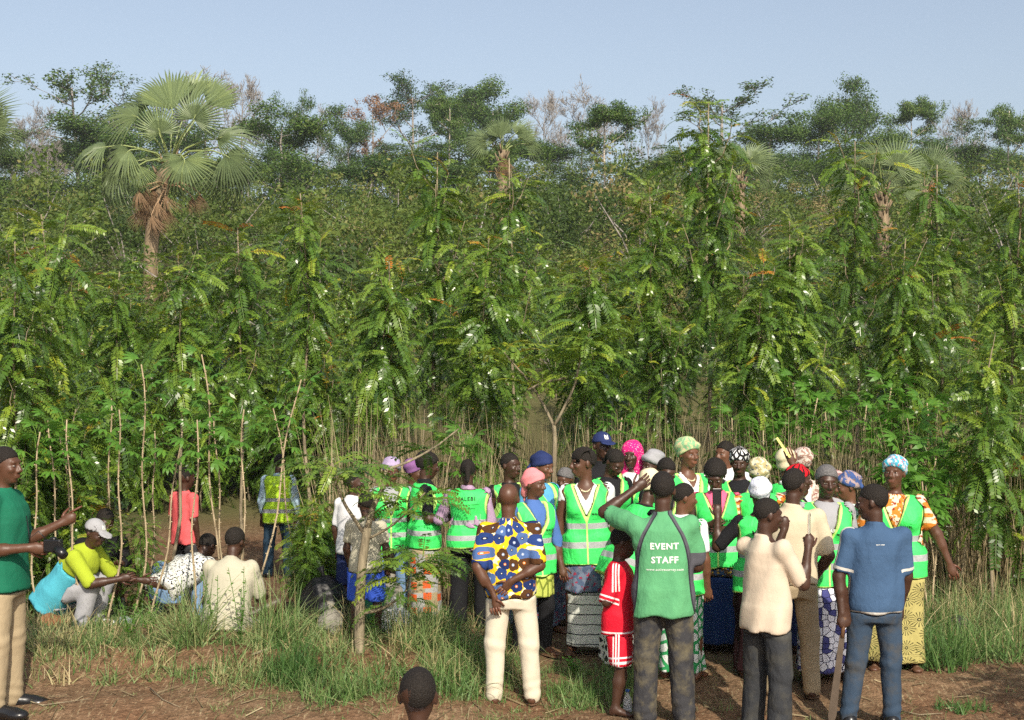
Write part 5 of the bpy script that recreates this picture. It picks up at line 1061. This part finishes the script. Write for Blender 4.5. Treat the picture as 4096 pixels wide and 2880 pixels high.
person('polo', 'man in dark green polo shirt pointing with one hand, camera in the other', 12, 10.05, 1786, 84, fat=1.08, head=(-6, 2), skin=0, hair='crop',
       arms={'r': ((-.02, -.12, -1), (.98, .05, .08)), 'l': ((.22, .25, -1), (.80, .1, .40))}, hands=('point', 'hold'), hdirs=((.8, .1, .45), (1, .1, -.1)),
       wear=[('trousers', 'khaki', {'off': .022, 'hemw': 1.3}), ('shirt', 'greenpolo', {'hem': -.065, 'sleeve': .88, 'flare': .02, 'off': .02})], feet='shoe')
person('child', 'bald child in the foreground, only the back of the head showing', 1672, 6.0, 2732, 176, fat=1.0, skin=1, hs=1.36, hair='crop', wear=[('tshirt', 'grey', {}), ('shorts', 'charcoal', {})])
# --- women in vests and others facing them
person('leaf', 'grey-haired woman in green vest and white and navy leaf-print skirt', 3296, 10.9, 1860, 2, sex='f', fat=1.12, head=(2, 10), skin=1, hair='grey', arms={'l': ((.26, .1, -1), (.0, -.1, -1)), 'r': ((-.26, .1, -1), (0, -.1, -1))},
       wear=[('tshirt', 'grey', {'sleeve': .8, 'collar': False, 'vneck': False}), ('skirt', 'leaf', {'top': .06, 'w': 1.0, 'n': 6}), V0], texts=front_text() + [('shirt', 'CAP', .07, (0, .168), -1, 'white_print', .03)], feet='sandal')
person('fan', 'woman in blue and pink headwrap, green vest and khaki fan-print skirt, her arm held out', 3578, 11.25, 1834, -14, sex='f', fat=1.22, head=(-16, -6), skin=0, hair=None, wrap=('turban', 'bluepink'),
       arms={'l': ((.52, .0, -.85), (.36, -.1, -.92)), 'r': ((-.3, .1, -1), (0, -.2, -1))}, wear=[('top', 'orangetop', {'sleeve': .66, 'flare': .035, 'collar': False}), ('skirt', 'fan', {'top': .06, 'n': 5}), V0], texts=front_text(), feet='sandal')
person('profile', 'woman in blue and brown headwrap and green vest, seen in profile facing left', 3398, 11.6, 1893, -68, sex='f', fat=1.05, head=(-18, 6), skin=2, hair=None, wrap=('knot', 'blueflower'),
       wear=[('top', 'greenprint', {'sleeve': .6, 'collar': False}), ('skirt', 'brownyellow', {}), V0], feet='redsandal')
person('stripewrap', 'woman in pale striped headwrap, almost hidden behind the grey-haired woman', 3345, 12.5, 1884, 10, sex='f', skin=0, hair=None, wrap=('turban', 'pinkstripe'), wear=[('top', 'grey', {}), ('skirt', 'navy', {}), V0], fine=.012)
person('redwrap', 'woman in red and black headwrap and green vest facing right', 3190, 11.75, 1864, 82, sex='f', head=(8, 4), skin=1, hair=None, wrap=('low', 'redblack'), wear=[('top', 'black', {'collar': False}), ('skirt', 'navy', {}), V0])
person('creamwrap', 'woman in large plain cream headwrap behind the red headwrap', 3150, 12.5, 1812, 150, sex='f', skin=0, hair=None, wrap=('tall', 'cream'), wear=[('top', 'white', {}), ('skirt', 'bluered', {}), V0], fine=.012)
person('brownwrap', 'woman in brown and white patterned headwrap at the back of the group', 3215, 13.2, 1800, 170, sex='f', skin=0, hair=None, wrap=('turban', 'brownwrap'), wear=[('top', 'brownwrap', {}), ('skirt', 'navy', {})], fine=.012)
person('goldwrap', 'woman in shiny gold and blue headwrap raising one hand', 3040, 11.9, 1842, 176, sex='f', skin=0, hair=None, wrap=('turban', 'gold'), arms={'r': ((.55, .3, .15), (-.38, .0, 1))}, hands=('rel', 'flat'), wear=[('top', 'orangetop', {'sleeve': .4}), ('skirt', 'bluered', {}), V0], fine=.012)
person('lace', 'woman in white lace headwrap and black top under a green vest, holding up a phone', 3040, 11.0, 1922, 186, sex='f', fat=1.08, skin=1, head=(-10, 4), hair=None, wrap=('turban', 'whitelace'),
       arms={'l': ((-.62, .15, -.70), (.02, .10, 1)), 'r': ((.15, .3, -1), (-.4, .8, .2))}, hands=('hold', 'rel'), wear=[('top', 'black', {'sleeve': .9, 'flare': .02}), ('skirt', 'maroon', {'n': 5}), V0], texts=[('vest', 'MALEBI', .17, (0, .205), 1, 'ink', .03)], feet='sandal')
person('bwwrap', 'woman in black and white headwrap with pearl earring, frowning at the camera', 2962, 12.9, 1797, -6, sex='f', skin=1, head=(-6, 8), hair=None, wrap=('turban', 'bw'), wear=[('top', 'black', {'collar': False}), ('skirt', 'bluered', {}), V0], texts=front_text())
person('behind', 'person with dark hair half hidden behind the black and white headwrap', 2912, 13.6, 1765, -30, skin=2, hair='short', head=(-20, 0), wear=[('shirt', 'white', {}), ('trousers', 'charcoal', {})], fine=.012)
person('pinktop', 'woman in pink top and green vest looking down at her hands, black hair', 2868, 11.95, 1832, -4, sex='f', fat=1.05, skin=1, head=(-10, 32), hair='afro',
       arms={'l': ((.28, -.10, -1), (-.80, -.52, .12)), 'r': ((-.24, -.1, -1), (.62, -.62, .30))}, hands=('hold', 'hold'),
       wear=[('top', 'pink', {'collar': False, 'sleeve': 0}), ('wrap_skirt', 'brownyellow', {'top': .05, 'bot': -.13}), ('skirt', 'darkblue', {'top': .02, 'off': .010}), V0], texts=front_text(), feet='bare')
person('greenwrap', 'woman in pale green headwrap, bead necklace and green vest, looking to the right', 2748, 12.6, 1758, 22, sex='f', skin=2, head=(10, 2), hair=None, wrap=('turban', 'greenwrap'), neck=True,
       arms={'l': ((.20, -.15, -1), (.80, -.45, -.02)), 'r': ((-.2, .1, -1), (.2, -.5, -.8))}, wear=[('top', 'white', {'sleeve': .35, 'collar': False, 'vneck': True}), ('skirt', 'bwdot', {}), V0])
person('hidden', 'woman with an earring in a pale collar, mostly hidden behind the EVENT STAFF man', 2722, 10.9, 1935, 160, sex='f', skin=2, hair='short', head=(-60, 6), wear=[('top', 'white', {}), ('skirt', 'greenprint', {'top': .07}), V0], fine=.012)
person('pinkveil', 'woman in bright pink dotted headscarf, face turned to the left', 2528, 13.1, 1766, -14, sex='f', skin=1, head=(-8, 4), hair=None, wrap=('veil', 'pinkdot'), wear=[('top', 'white', {'collar': False}), ('skirt', 'bluered', {}), V0])
person('greywrap', 'woman in grey and white headwrap beside the pink headscarf', 2610, 13.0, 1808, -40, sex='f', skin=1, head=(-20, 8), hair=None, wrap=('turban', 'grey'), wear=[('top', 'black', {}), ('skirt', 'navy', {}), V0], fine=.012)
person('sequin', 'woman in dark sequined scarf looking down, next to the green headwrap', 2660, 12.3, 1826, 10, sex='f', skin=1, head=(10, 22), hair='short', wear=[('top', 'black', {}), ('skirt', 'maroon', {}), V0], fine=.011)
person('bent', 'woman in cream headwrap and black shirt under her vest, stooping forward', 2500, 11.2, None, 112, H=1.6, sex='f', fat=1.1, skin=1, lean=24, head=(16, 18), hair=None, wrap=('turban', 'cream'),
       arms={'r': ((-.42, -.25, -.85), (.42, .1, -.85)), 'l': ((.3, .5, -.8), (.5, .3, -.5))}, wear=[('tshirt', 'black', {'sleeve': .88, 'flare': .02, 'collar': False}), ('skirt', 'bwprint', {'top': .06}), V0], feet='redsandal')
person('tall', 'tall woman with braids and bead necklace, blue skirt over a white striped wrap', 2352, 11.75, 1793, -8, sex='f', fat=.98, skin=0, head=(-66, 2), hair='braids', neck=True,
       arms={'r': ((-.20, .06, -1), (-.02, -.1, -1)), 'l': ((.22, .15, -1), (-.05, .0, -1))}, wear=[('top', 'white', {'sleeve': .22, 'collar': False, 'vneck': True}), ('wrap_skirt', 'bluered', {'top': .05, 'bot': -.22, 'off': .020}), ('skirt', 'stripes', {'top': .02, 'off': .010, 'n': 4, 'amp': .05}), V0], texts=front_text(), feet='sandal')
person('cap', 'person in navy baseball cap with white letters at the back of the group', 2402, 13.4, 1730, 16, skin=1, head=(6, 0), hair='crop', wrap=('cap', 'navy'), wear=[('shirt', 'black', {}), ('trousers', 'charcoal', {})])
person('lookdown', 'woman with sleek black hair looking down in front of the baseball cap', 2436, 12.75, 1782, 24, sex='f', skin=1, head=(10, 36), hair='tail', wear=[('top', 'black', {'collar': False}), ('skirt', 'navy', {}), V0])
person('armup', 'woman with greying hair raising her arm to her head', 2268, 13.0, 1872, -20, sex='f', skin=0, hair='grey', head=(-10, 10), arms={'l': ((.6, -.2, -.3), (-.35, .0, 1))}, wear=[('top', 'black', {'sleeve': .5}), ('skirt', 'bluered', {})], fine=.012)
person('navywrap', 'woman in pointed navy headwrap and green vest, eyes lowered to the right', 2160, 12.5, 1812, 38, sex='f', skin=2, head=(14, 10), hair=None, wrap=('knot', 'navy'), wear=[('top', 'sky', {'sleeve': .6, 'collar': False}), ('skirt', 'bluered', {}), V0], texts=front_text())
person('pinkwrap', 'older woman in salmon pink headscarf, blue shirt and green vest, yellow-green skirt', 2132, 11.55, 1884, 30, sex='f', fat=1.04, skin=0, head=(28, 2), hair=None, wrap=('scarf', 'pinkwrap'),
       arms={'l': ((.24, .05, -1), (.22, -.22, -1)), 'r': ((-.2, .1, -1), (0, -.1, -1))}, wear=[('shirt', 'blue', {'sleeve': 1.35, 'flare': .02}), ('skirt', 'lace', {'top': .06, 'bot': -.20, 'amp': .06}), ('trousers', 'black', {'off': .01}), V0], texts=front_text(), feet='sandal')
person('shorthair', 'woman with short black hair and green vest looking right, beside the pale trunk', 2046, 12.6, 1812, 30, sex='f', skin=1, head=(20, 2), hair='crop', arms={'r': ((-.25, .1, -1), (.2, -.3, -1))}, wear=[('top', 'black', {'sleeve': 0, 'collar': False}), ('skirt', 'bluered', {}), V0])
person('lilac', 'woman seen from behind in lilac sleeves and green MALEBI vest, black trousers', 1880, 12.2, 1838, 172, sex='f', fat=1.1, skin=1, head=(10, 6), hair='tail', arms={'l': ((-.42, .12, -.9), (.35, .6, .1)), 'r': ((.2, .1, -1), (-.2, .6, -.5))},
       wear=[('shirt', 'lilac', {'sleeve': 1.8, 'off': .014}), ('trousers', 'black', {'off': .03, 'hemw': 1.6}), ('vest', 'vest', {'off': .026, 'hem': -.05})], texts=[('vest', 'MALEBI', .165, (0, .232), 1, 'ink', .045), ('vest', 'Reboisement par les femmes', .215, (0, .205), 1, 'ink', .015), ('vest', 'et pour les femmes', .15, (0, .182), 1, 'ink', .015)], feet='sandal')
person('block', 'woman in green vest and grey and orange block-print skirt, turned towards the lilac sleeves', 1700, 12.45, 1812, 96, sex='f', fat=1.05, skin=1, head=(10, 12), hair='afro', arms={'r': ((.1, -.1, -1), (.85, .2, .1)), 'l': ((.1, .1, -1), (.8, .2, .1))}, wear=[('top', 'black', {'sleeve': .8}), ('skirt', 'block', {'top': .07, 'n': 4}), V0], feet='sandal')
person('purplewrap', 'woman in purple headwrap, black sleeves and green vest left of the curly hair', 1655, 13.1, 1842, 70, sex='f', skin=0, head=(0, 8), hair=None, wrap=('turban', 'purple'), wear=[('top', 'black', {'sleeve': .9}), ('skirt', 'navy', {}), V0], fine=.012)
person('lavender', 'woman in lavender headwrap, green vest and pale blue jeans behind the young tree', 1566, 12.6, 1838, 8, sex='f', skin=0, head=(10, 6), hair=None, wrap=('turban', 'lavender'), wear=[('tshirt', 'grey', {'collar': False, 'sleeve': .5}), ('trousers', 'jeans_light', {'off': .02}), V0])
# --- boys and people on the left
person('youth', 'youth in white shirt looking right, beside the young tree trunk', 1412, 12.1, 1888, 150, skin=1, hs=1.06, head=(-60, 2), hair='short', wear=[('shirt', 'white', {'sleeve': .8}), ('shorts', 'navy', {'len': 1.0})])
person('shortsboy', 'boy in grey top and royal blue shorts behind the young tree trunk', 1462, 11.5, 1984, 176, skin=1, hs=1.16, head=(10, 16), hair='short', wear=[('tshirt', 'greyolive', {'hem': -.06}), ('shorts', 'royal', {'len': .98, 'off': .03})], arms={'l': ((-.2, .1, -1), (.1, .4, -.9)), 'r': ((.25, 0, -1), (.0, .3, -1))})
person('hivis', 'man in light blue shirt and yellow reflective vest standing far back among the leaves', 1112, 18.0, 1818, 172, skin=1, lean=6, head=(-10, 12), hair='short', wear=[('shirt', 'paleblue', {'sleeve': 1.7}), ('trousers', 'jeans_dark', {'off': .02}), ('vest', 'hivis', {})], feet='shoe', arms={'r': ((.2, .1, -1), (.1, .1, -1))})
person('coral', 'boy in coral pink shirt standing in the shade, back turned', 742, 14.9, 1880, 142, skin=1, hs=1.14, head=(-10, 2), hair='crop', wear=[('shirt', 'coral', {'sleeve': .8, 'hem': -.08}), ('trousers', 'charcoal', {'off': .02})])
person('seated', 'man in greyish beige shirt seated on the ground with his back to the camera', 905, 11.7, None, 172, H=1.60, pz=.10, skin=1, lean=18, head=(-16, 14), hair='short', fat=1.06,
       legs={'r': ((.88, .30, .42), (.05, .45, -.9)), 'l': ((-.35, .85, .35), (0, .4, -.9))}, arms={'l': ((-.15, .25, -1), (.1, .8, -.2)), 'r': ((.28, .25, -1), (.2, .8, -.2))}, wear=[('shirt', 'greyolive', {'hem': -.07, 'sleeve': .9, 'off': .03}), ('shorts', 'jeans_light', {'len': .75, 'off': .02})])
person('squat', 'person in turquoise shirt with lime sleeve squatting in the grass, white shoes', 235, 12.0, None, 76, H=1.55, pz=.28, skin=1, lean=38, head=(-12, 20), hair='short', wrap=('cap', 'grey'), fat=1.1,
       legs={'l': ((.85, .25, .30), (-.28, 0, -1)), 'r': ((.88, -.18, .30), (-.28, 0, -1))}, arms={'r': ((.55, -.1, -.8), (.9, .1, .15)), 'l': ((.5, .2, -.8), (.85, 0, -.1))}, wear=[('top', 'lime', {'hem': .17, 'sleeve': .92, 'off': .027, 'flare': .03}), ('tshirt', 'turq', {'hem': -.09, 'sleeve': .0, 'off': .026}), ('trousers', 'grey', {'off': .024})], feet='whiteshoe')
person('dark', 'person in black clothes squatting in deep shade beside the turquoise shirt', 392, 12.9, None, 30, H=1.6, pz=.30, skin=1, lean=24, head=(0, 20), hair='short', legs={'l': ((.45, -.85, .30), (0, .28, -1)), 'r': ((-.25, -.9, .30), (0, .28, -1))}, arms={'r': ((-.2, -.7, -.5), (.3, -.9, .05)), 'l': ((.3, -.7, -.5), (.1, -.9, .05))}, wear=[('shirt', 'black', {'sleeve': 1.7}), ('trousers', 'charcoal', {})], fine=.012)
person('white', 'person in white shirt with dark markings and blue jeans bending low in the grass', 668, 12.6, None, 152, H=1.55, pz=.28, skin=1, lean=68, head=(0, 40), hair='short', legs={'l': ((-.2, .85, .32), (0, -.28, -1)), 'r': ((.4, .82, .32), (0, -.28, -1))}, arms={'r': ((.4, .6, -.8), (.2, .8, -.3)), 'l': ((.0, .6, -.8), (0, .8, -.3))}, wear=[('shirt', 'whitepat', {'sleeve': .85, 'hem': -.06, 'off': .02}), ('trousers', 'jeans_light', {})], fine=.012)
# ------------------------------------------------------------------ things held and things lying about
def bm_obj(b, name, mat, label, cat, loc=(0, 0, 0), rot=(0, 0, 0), group=None, smooth=False):
    o = b.build(name, mat, None, smooth, loc=tuple(loc), rot=rot); tag(o, label, cat, group); return o
PLA = simple('black_plastic', (.010, .010, .011), .3, .5); GLA = simple('dark_glass', (.006, .007, .009), .08, .6); STEEL = simple('worn_steel', (.10, .075, .055), .5, .5, .4, 14, metal=.6); WOODH = simple('wood_handle', (.12, .06, .03), .6)
PAPER = simple('paper', (.75, .76, .78), .8); SACK = simple('sack_weave', (.25, .235, .20), .9, .1, .4, 9, .8, 60); BLKBAG = simple('black_bag', (.008, .008, .009), .45, .4, .3, 8, .9, 20); GRNBAG = simple('green_bag', (.012, .16, .07), .5, .3, .3, 8, .7, 18); YEL = simple('yellow_paper', (.72, .66, .22), .8)
def clear_mat():
    n = N('clear_plastic', .16, .5); n.color((.80, .82, .84)); o = n.obj(); n.bump(n.noise(o, 26, 5), 1.0, .03); tr = n.node('BsdfTransparent'); ms = n.node('MixShader', {0: .5}); n.t.links.new(tr.outputs[0], ms.inputs[1]); n.t.links.new(n.b.outputs[0], ms.inputs[2]); n.t.links.new(ms.outputs[0], n.out.inputs[0]); return n.m
CLEAR = clear_mat()
hp_ = lambda k, s_, t=.055: PEOPLE[k]['J'][s_]['wr'] + PEOPLE[k]['dirs'][s_]['f'] * t * PEOPLE[k]['H']
# machete in the blue-shirted man's fist
p = hp_('blue', 'l', .06); r = link('machete', None, None, tuple(p)); tag(r, 'long rusty machete held point down by the man in the blue shirt', 'machete')
dv = unit([-.13, -.05, -1]); sdv = unit(np.cross(dv, [0, 1, 0])); b = MB(); L = .66; prof = [(0.05, .018), (.18, .022), (.45, .030), (.60, .034), (.655, .022), (L, .004)]
vv = []; 
for t, w in prof:
    for sg, th in ((-1, .0012), (1, .0012), (1, -.0012), (-1, -.0012)): vv.append(dv * t + sdv * (sg * w - (.012 if sg > 0 else 0) * (t / L)) + np.array([0, 1, 0]) * th * 2)
b.add(vv, [[4 * i + j, 4 * i + (j + 1) % 4, 4 * i + 4 + (j + 1) % 4, 4 * i + 4 + j] for i in range(5) for j in range(4)] + [[20, 21, 22, 23]]); b.build('blade', STEEL, r, False)
b = MB(); b.tube([dv * -.075, dv * -.05, dv * .0, dv * .065], [.017, .013, .014, .015], 8); b.build('handle', WOODH, r)
# phones
def phone(key, s_, label, off, rot, col=PLA):
    p = hp_(key, s_, .075) + np.asarray(off); r = link('phone', None, None, tuple(p), rot); tag(r, label, 'phone'); b = MB(); b.box((0, 0, 0), (.072, .009, .145)); o = b.build('body', col, r, False); m = o.modifiers.new('b', 'BEVEL'); m.width = .004; m.segments = 2
    b = MB(); b.box((0, .0052, 0), (.064, .001, .125)); b.build('screen', GLA, r, False); b = MB(); b.ball((.022, -.0052, .055), (.008, .002, .008)); b.build('camera_lens', GLA, r)
phone('phone', 'r', 'slim phone held up by the man in the cream shirt', (-.005, .02, .045), (0, 0, R(70)), simple('silver_phone', (.45, .40, .34), .35, .5)); phone('lace', 'l', 'black phone held up by the woman in the white lace headwrap', (0, .03, .03), (0, 0, R(5)))
# camera of the pointing man
p = hp_('polo', 'r', .09); r = link('camera_body', None, None, tuple(p), (0, 0, R(-10))); r.name = 'photo_camera'; tag(r, 'black camera with lens in the hand of the man in the green polo', 'camera'); b = MB(); b.box((0, 0, 0), (.125, .055, .085)); b.box((0, 0, .05), (.05, .05, .02), taper=.7); o = b.build('body', PLA, r, False); m = o.modifiers.new('b', 'BEVEL'); m.width = .008; m.segments = 2
b = MB(); b.tube([(.03, -.01, -.02), (.07, -.02, -.045), (.10, -.03, -.065)], [.036, .034, .031], 14); b.build('lens', PLA, r); b = MB(); b.tube([(-.05, 0, .04), (-.10, -.02, .10), (-.16, -.03, .05), (-.2, 0, .2)], .004, 5); b.build('strap', PLA, r)
# sheet of paper held by the far man
p = hp_('hivis', 'r', .1); b = MB(); b.box((.02, -.02, -.02), (.20, .004, .26), rotx(.3) @ roty(.5)); bm_obj(b, 'paper_sheet', PAPER, 'white sheet of paper in the hand of the far man in reflective yellow', 'paper', p)
p = hp_('goldwrap', 'r', .1); b = MB(); b.box((-.03, -.03, .0), (.02, .004, .20), roty(-.6)); bm_obj(b, 'folded_paper', YEL, 'folded pale yellow strip held up above the gold headwrap', 'paper', p)
# bags and bundles
def lump(seed, r, n=7, k=.25):
    rs = np.random.RandomState(seed); G = SDF(); r = np.asarray(r, float); G.ell((0, 0, r[2] * .8), r)
    for i in range(n): a = i * 2.4; G.ell(np.array([math.cos(a) * r[0] * .5, math.sin(a) * r[1] * .5, r[2] * rs.uniform(.4, 1.3)]), r * rs.uniform(.4, .6), k=.05)
    ph = rs.uniform(0, 6); G.op('a', lambda p: .012 * np.sin(38 * p[0] + 20 * p[2] + ph) * np.sin(31 * p[1] - 26 * p[2]), (0, 0, 0), (0, 0, 0)); G.op('i', lambda p: -p[2], (0, 0, 0), (0, 0, 0)); V, Q = sdf_mesh(G, .016); return V, Q
def bag(X, d, r, mat, name, label, cat, seed, tie=True):
    x = gx(X, d); V, Q = lump(seed, r); b = MB(); b.add(V, Q)
    rt = link(name, None, None, (x, d, float(ground(x, d)) - .01), (0, 0, seed)); tag(rt, label, cat); b.build('body', mat, rt)
    if tie: t = MB(); h = r[2] * 1.75; t.tube([(0, 0, h - .03), (.01, 0, h + .03), (.03, .01, h + .08)], [.03, .012, .035], 8); t.build('tied_neck', mat, rt)
bag(1585, 11.6, (.13, .11, .13), CLEAR, 'plastic_bag', 'clear plastic bag on the ground left of the block-print skirt', 'bag', 3); bag(1490, 12.0, (.11, .1, .15), GRNBAG, 'green_bag', 'green bag on the ground behind the legs of the boy in blue shorts', 'bag', 5); bag(1560, 12.4, (.12, .1, .2), SACK, 'sack', 'brown woven sack standing behind the clear plastic bag', 'sack', 7)
bag(1295, 12.0, (.20, .18, .24), BLKBAG, 'black_bag', 'large black bag lying left of the white-shirted youth', 'bag', 9); bag(1320, 11.6, (.11, .09, .10), SACK, 'sack', 'pale grey sack in the grass in front of the black bag', 'sack', 11); bag(1000, 11.7, (.09, .08, .07), SACK, 'sack', 'small pale bundle in the grass right of the seated man', 'sack', 13)
bag(505, 12.0, (.07, .05, .04), simple('grey_cloth', (.30, .33, .38), .9), 'cloth_bundle', 'grey cloth bundle on the ground right of the white shoes', 'bundle', 15, False); bag(3835, 12.4, (.09, .09, .10), simple('dark_cloth', (.05, .035, .05), .9, .1, .6, 12), 'cloth_bundle', 'dark bundle of clothes hung in the weeds at the right', 'bundle', 17, False)
bag(210, 11.8, (.10, .08, .06), simple('red_stone', (.22, .10, .05), .95, .1, .3, 8, .8, 30), 'stone', 'reddish brown stone below the turquoise shirt', 'stone', 19, False)
# water bottle beside the red boy
x, d = gx(2510, 10.15), 10.15; r = link('water_bottle', None, None, (x, d, float(ground(x, d)))); tag(r, 'small clear water bottle at the red-clad boy\'s feet', 'bottle'); b = MB(); zz = [0, .005, .02, .10, .125, .145, .16]; b.tube([(0, 0, z) for z in zz], [.02, .03, .032, .032, .022, .012, .012], 12); b.build('body', CLEAR, r); b = MB(); b.tube([(0, 0, .158), (0, 0, .176)], [.015, .015], 10); b.build('cap', simple('blue_cap', (.05, .15, .5), .5), r)
# red cloth hanging beside the fan-print skirt
p = pos(3665, 2270, 11.3); G = SDF(); G.rc((0, 0, .07), (.01, 0, -.09), .022, .032, .02); G.op('a', lambda p: .007 * np.sin(60 * p[0] + 25 * p[2]), (0, 0, 0), (0, 0, 0)); V, Q = sdf_mesh(G, .01); b = MB(); b.add(V, Q); bm_obj(b, 'red_cloth', simple('red_cloth_mat', (.55, .02, .03), .85), 'red cloth hanging at the hip of the woman in the fan-print skirt', 'cloth', p, smooth=True)
# dry branches and twigs on the bank
for i, (pts, d, rad, lab) in enumerate([([(1010, 2720), (1120, 2680), (1250, 2655)], 11.0, .010, 'pale dry branch lying in the grass left of the young tree'), ([(1330, 2690), (1480, 2705), (1620, 2735)], 10.75, .008, 'dry stick on the grass right of the young tree'), ([(60, 2795), (170, 2830), (360, 2870)], 10.2, .006, 'dark thin twig on the dirt at the lower left'), ([(600, 2760), (650, 2810), (720, 2870)], 10.35, .005, 'thin curved twig on the dirt left of the dark grass clump'), ([(3590, 2850), (3680, 2868), (3770, 2862)], 10.05, .006, 'short pale stick on the dirt at the lower right')]):
    w = []
    for X, Y in pts: 
        dd = d
        for _ in range(12): dd = (ZC - float(ground(gx(X, dd), dd))) * F / (Y - 1440)
        w.append(np.array([gx(X, dd), dd, float(ground(gx(X, dd), dd)) + rad + .01]))
    b = MB(); o = w[0]; b.tube([q - o for q in w], [rad, rad * .8, rad * .4], 5); bm_obj(b, 'dry_branch', BARK, lab, 'branch', o, smooth=True)
# thin air haze over the valley
n = bpy.data.materials.new('haze'); n.use_nodes = True; t = n.node_tree; t.nodes.remove(t.nodes['Principled BSDF']); pv = t.nodes.new('ShaderNodeVolumePrincipled'); pv.inputs['Color'].default_value = (.86, .92, 1, 1); pv.inputs['Density'].default_value = .00025; pv.inputs['Anisotropy'].default_value = .0; t.links.new(pv.outputs[0], t.nodes['Material Output'].inputs['Volume'])
b = MB(); b.box((0, 735, 22), (1900, 1600, 52)); tag(b.build('haze', n, None, False), 'thin pale blue haze in the air', 'haze', None, 'stuff')
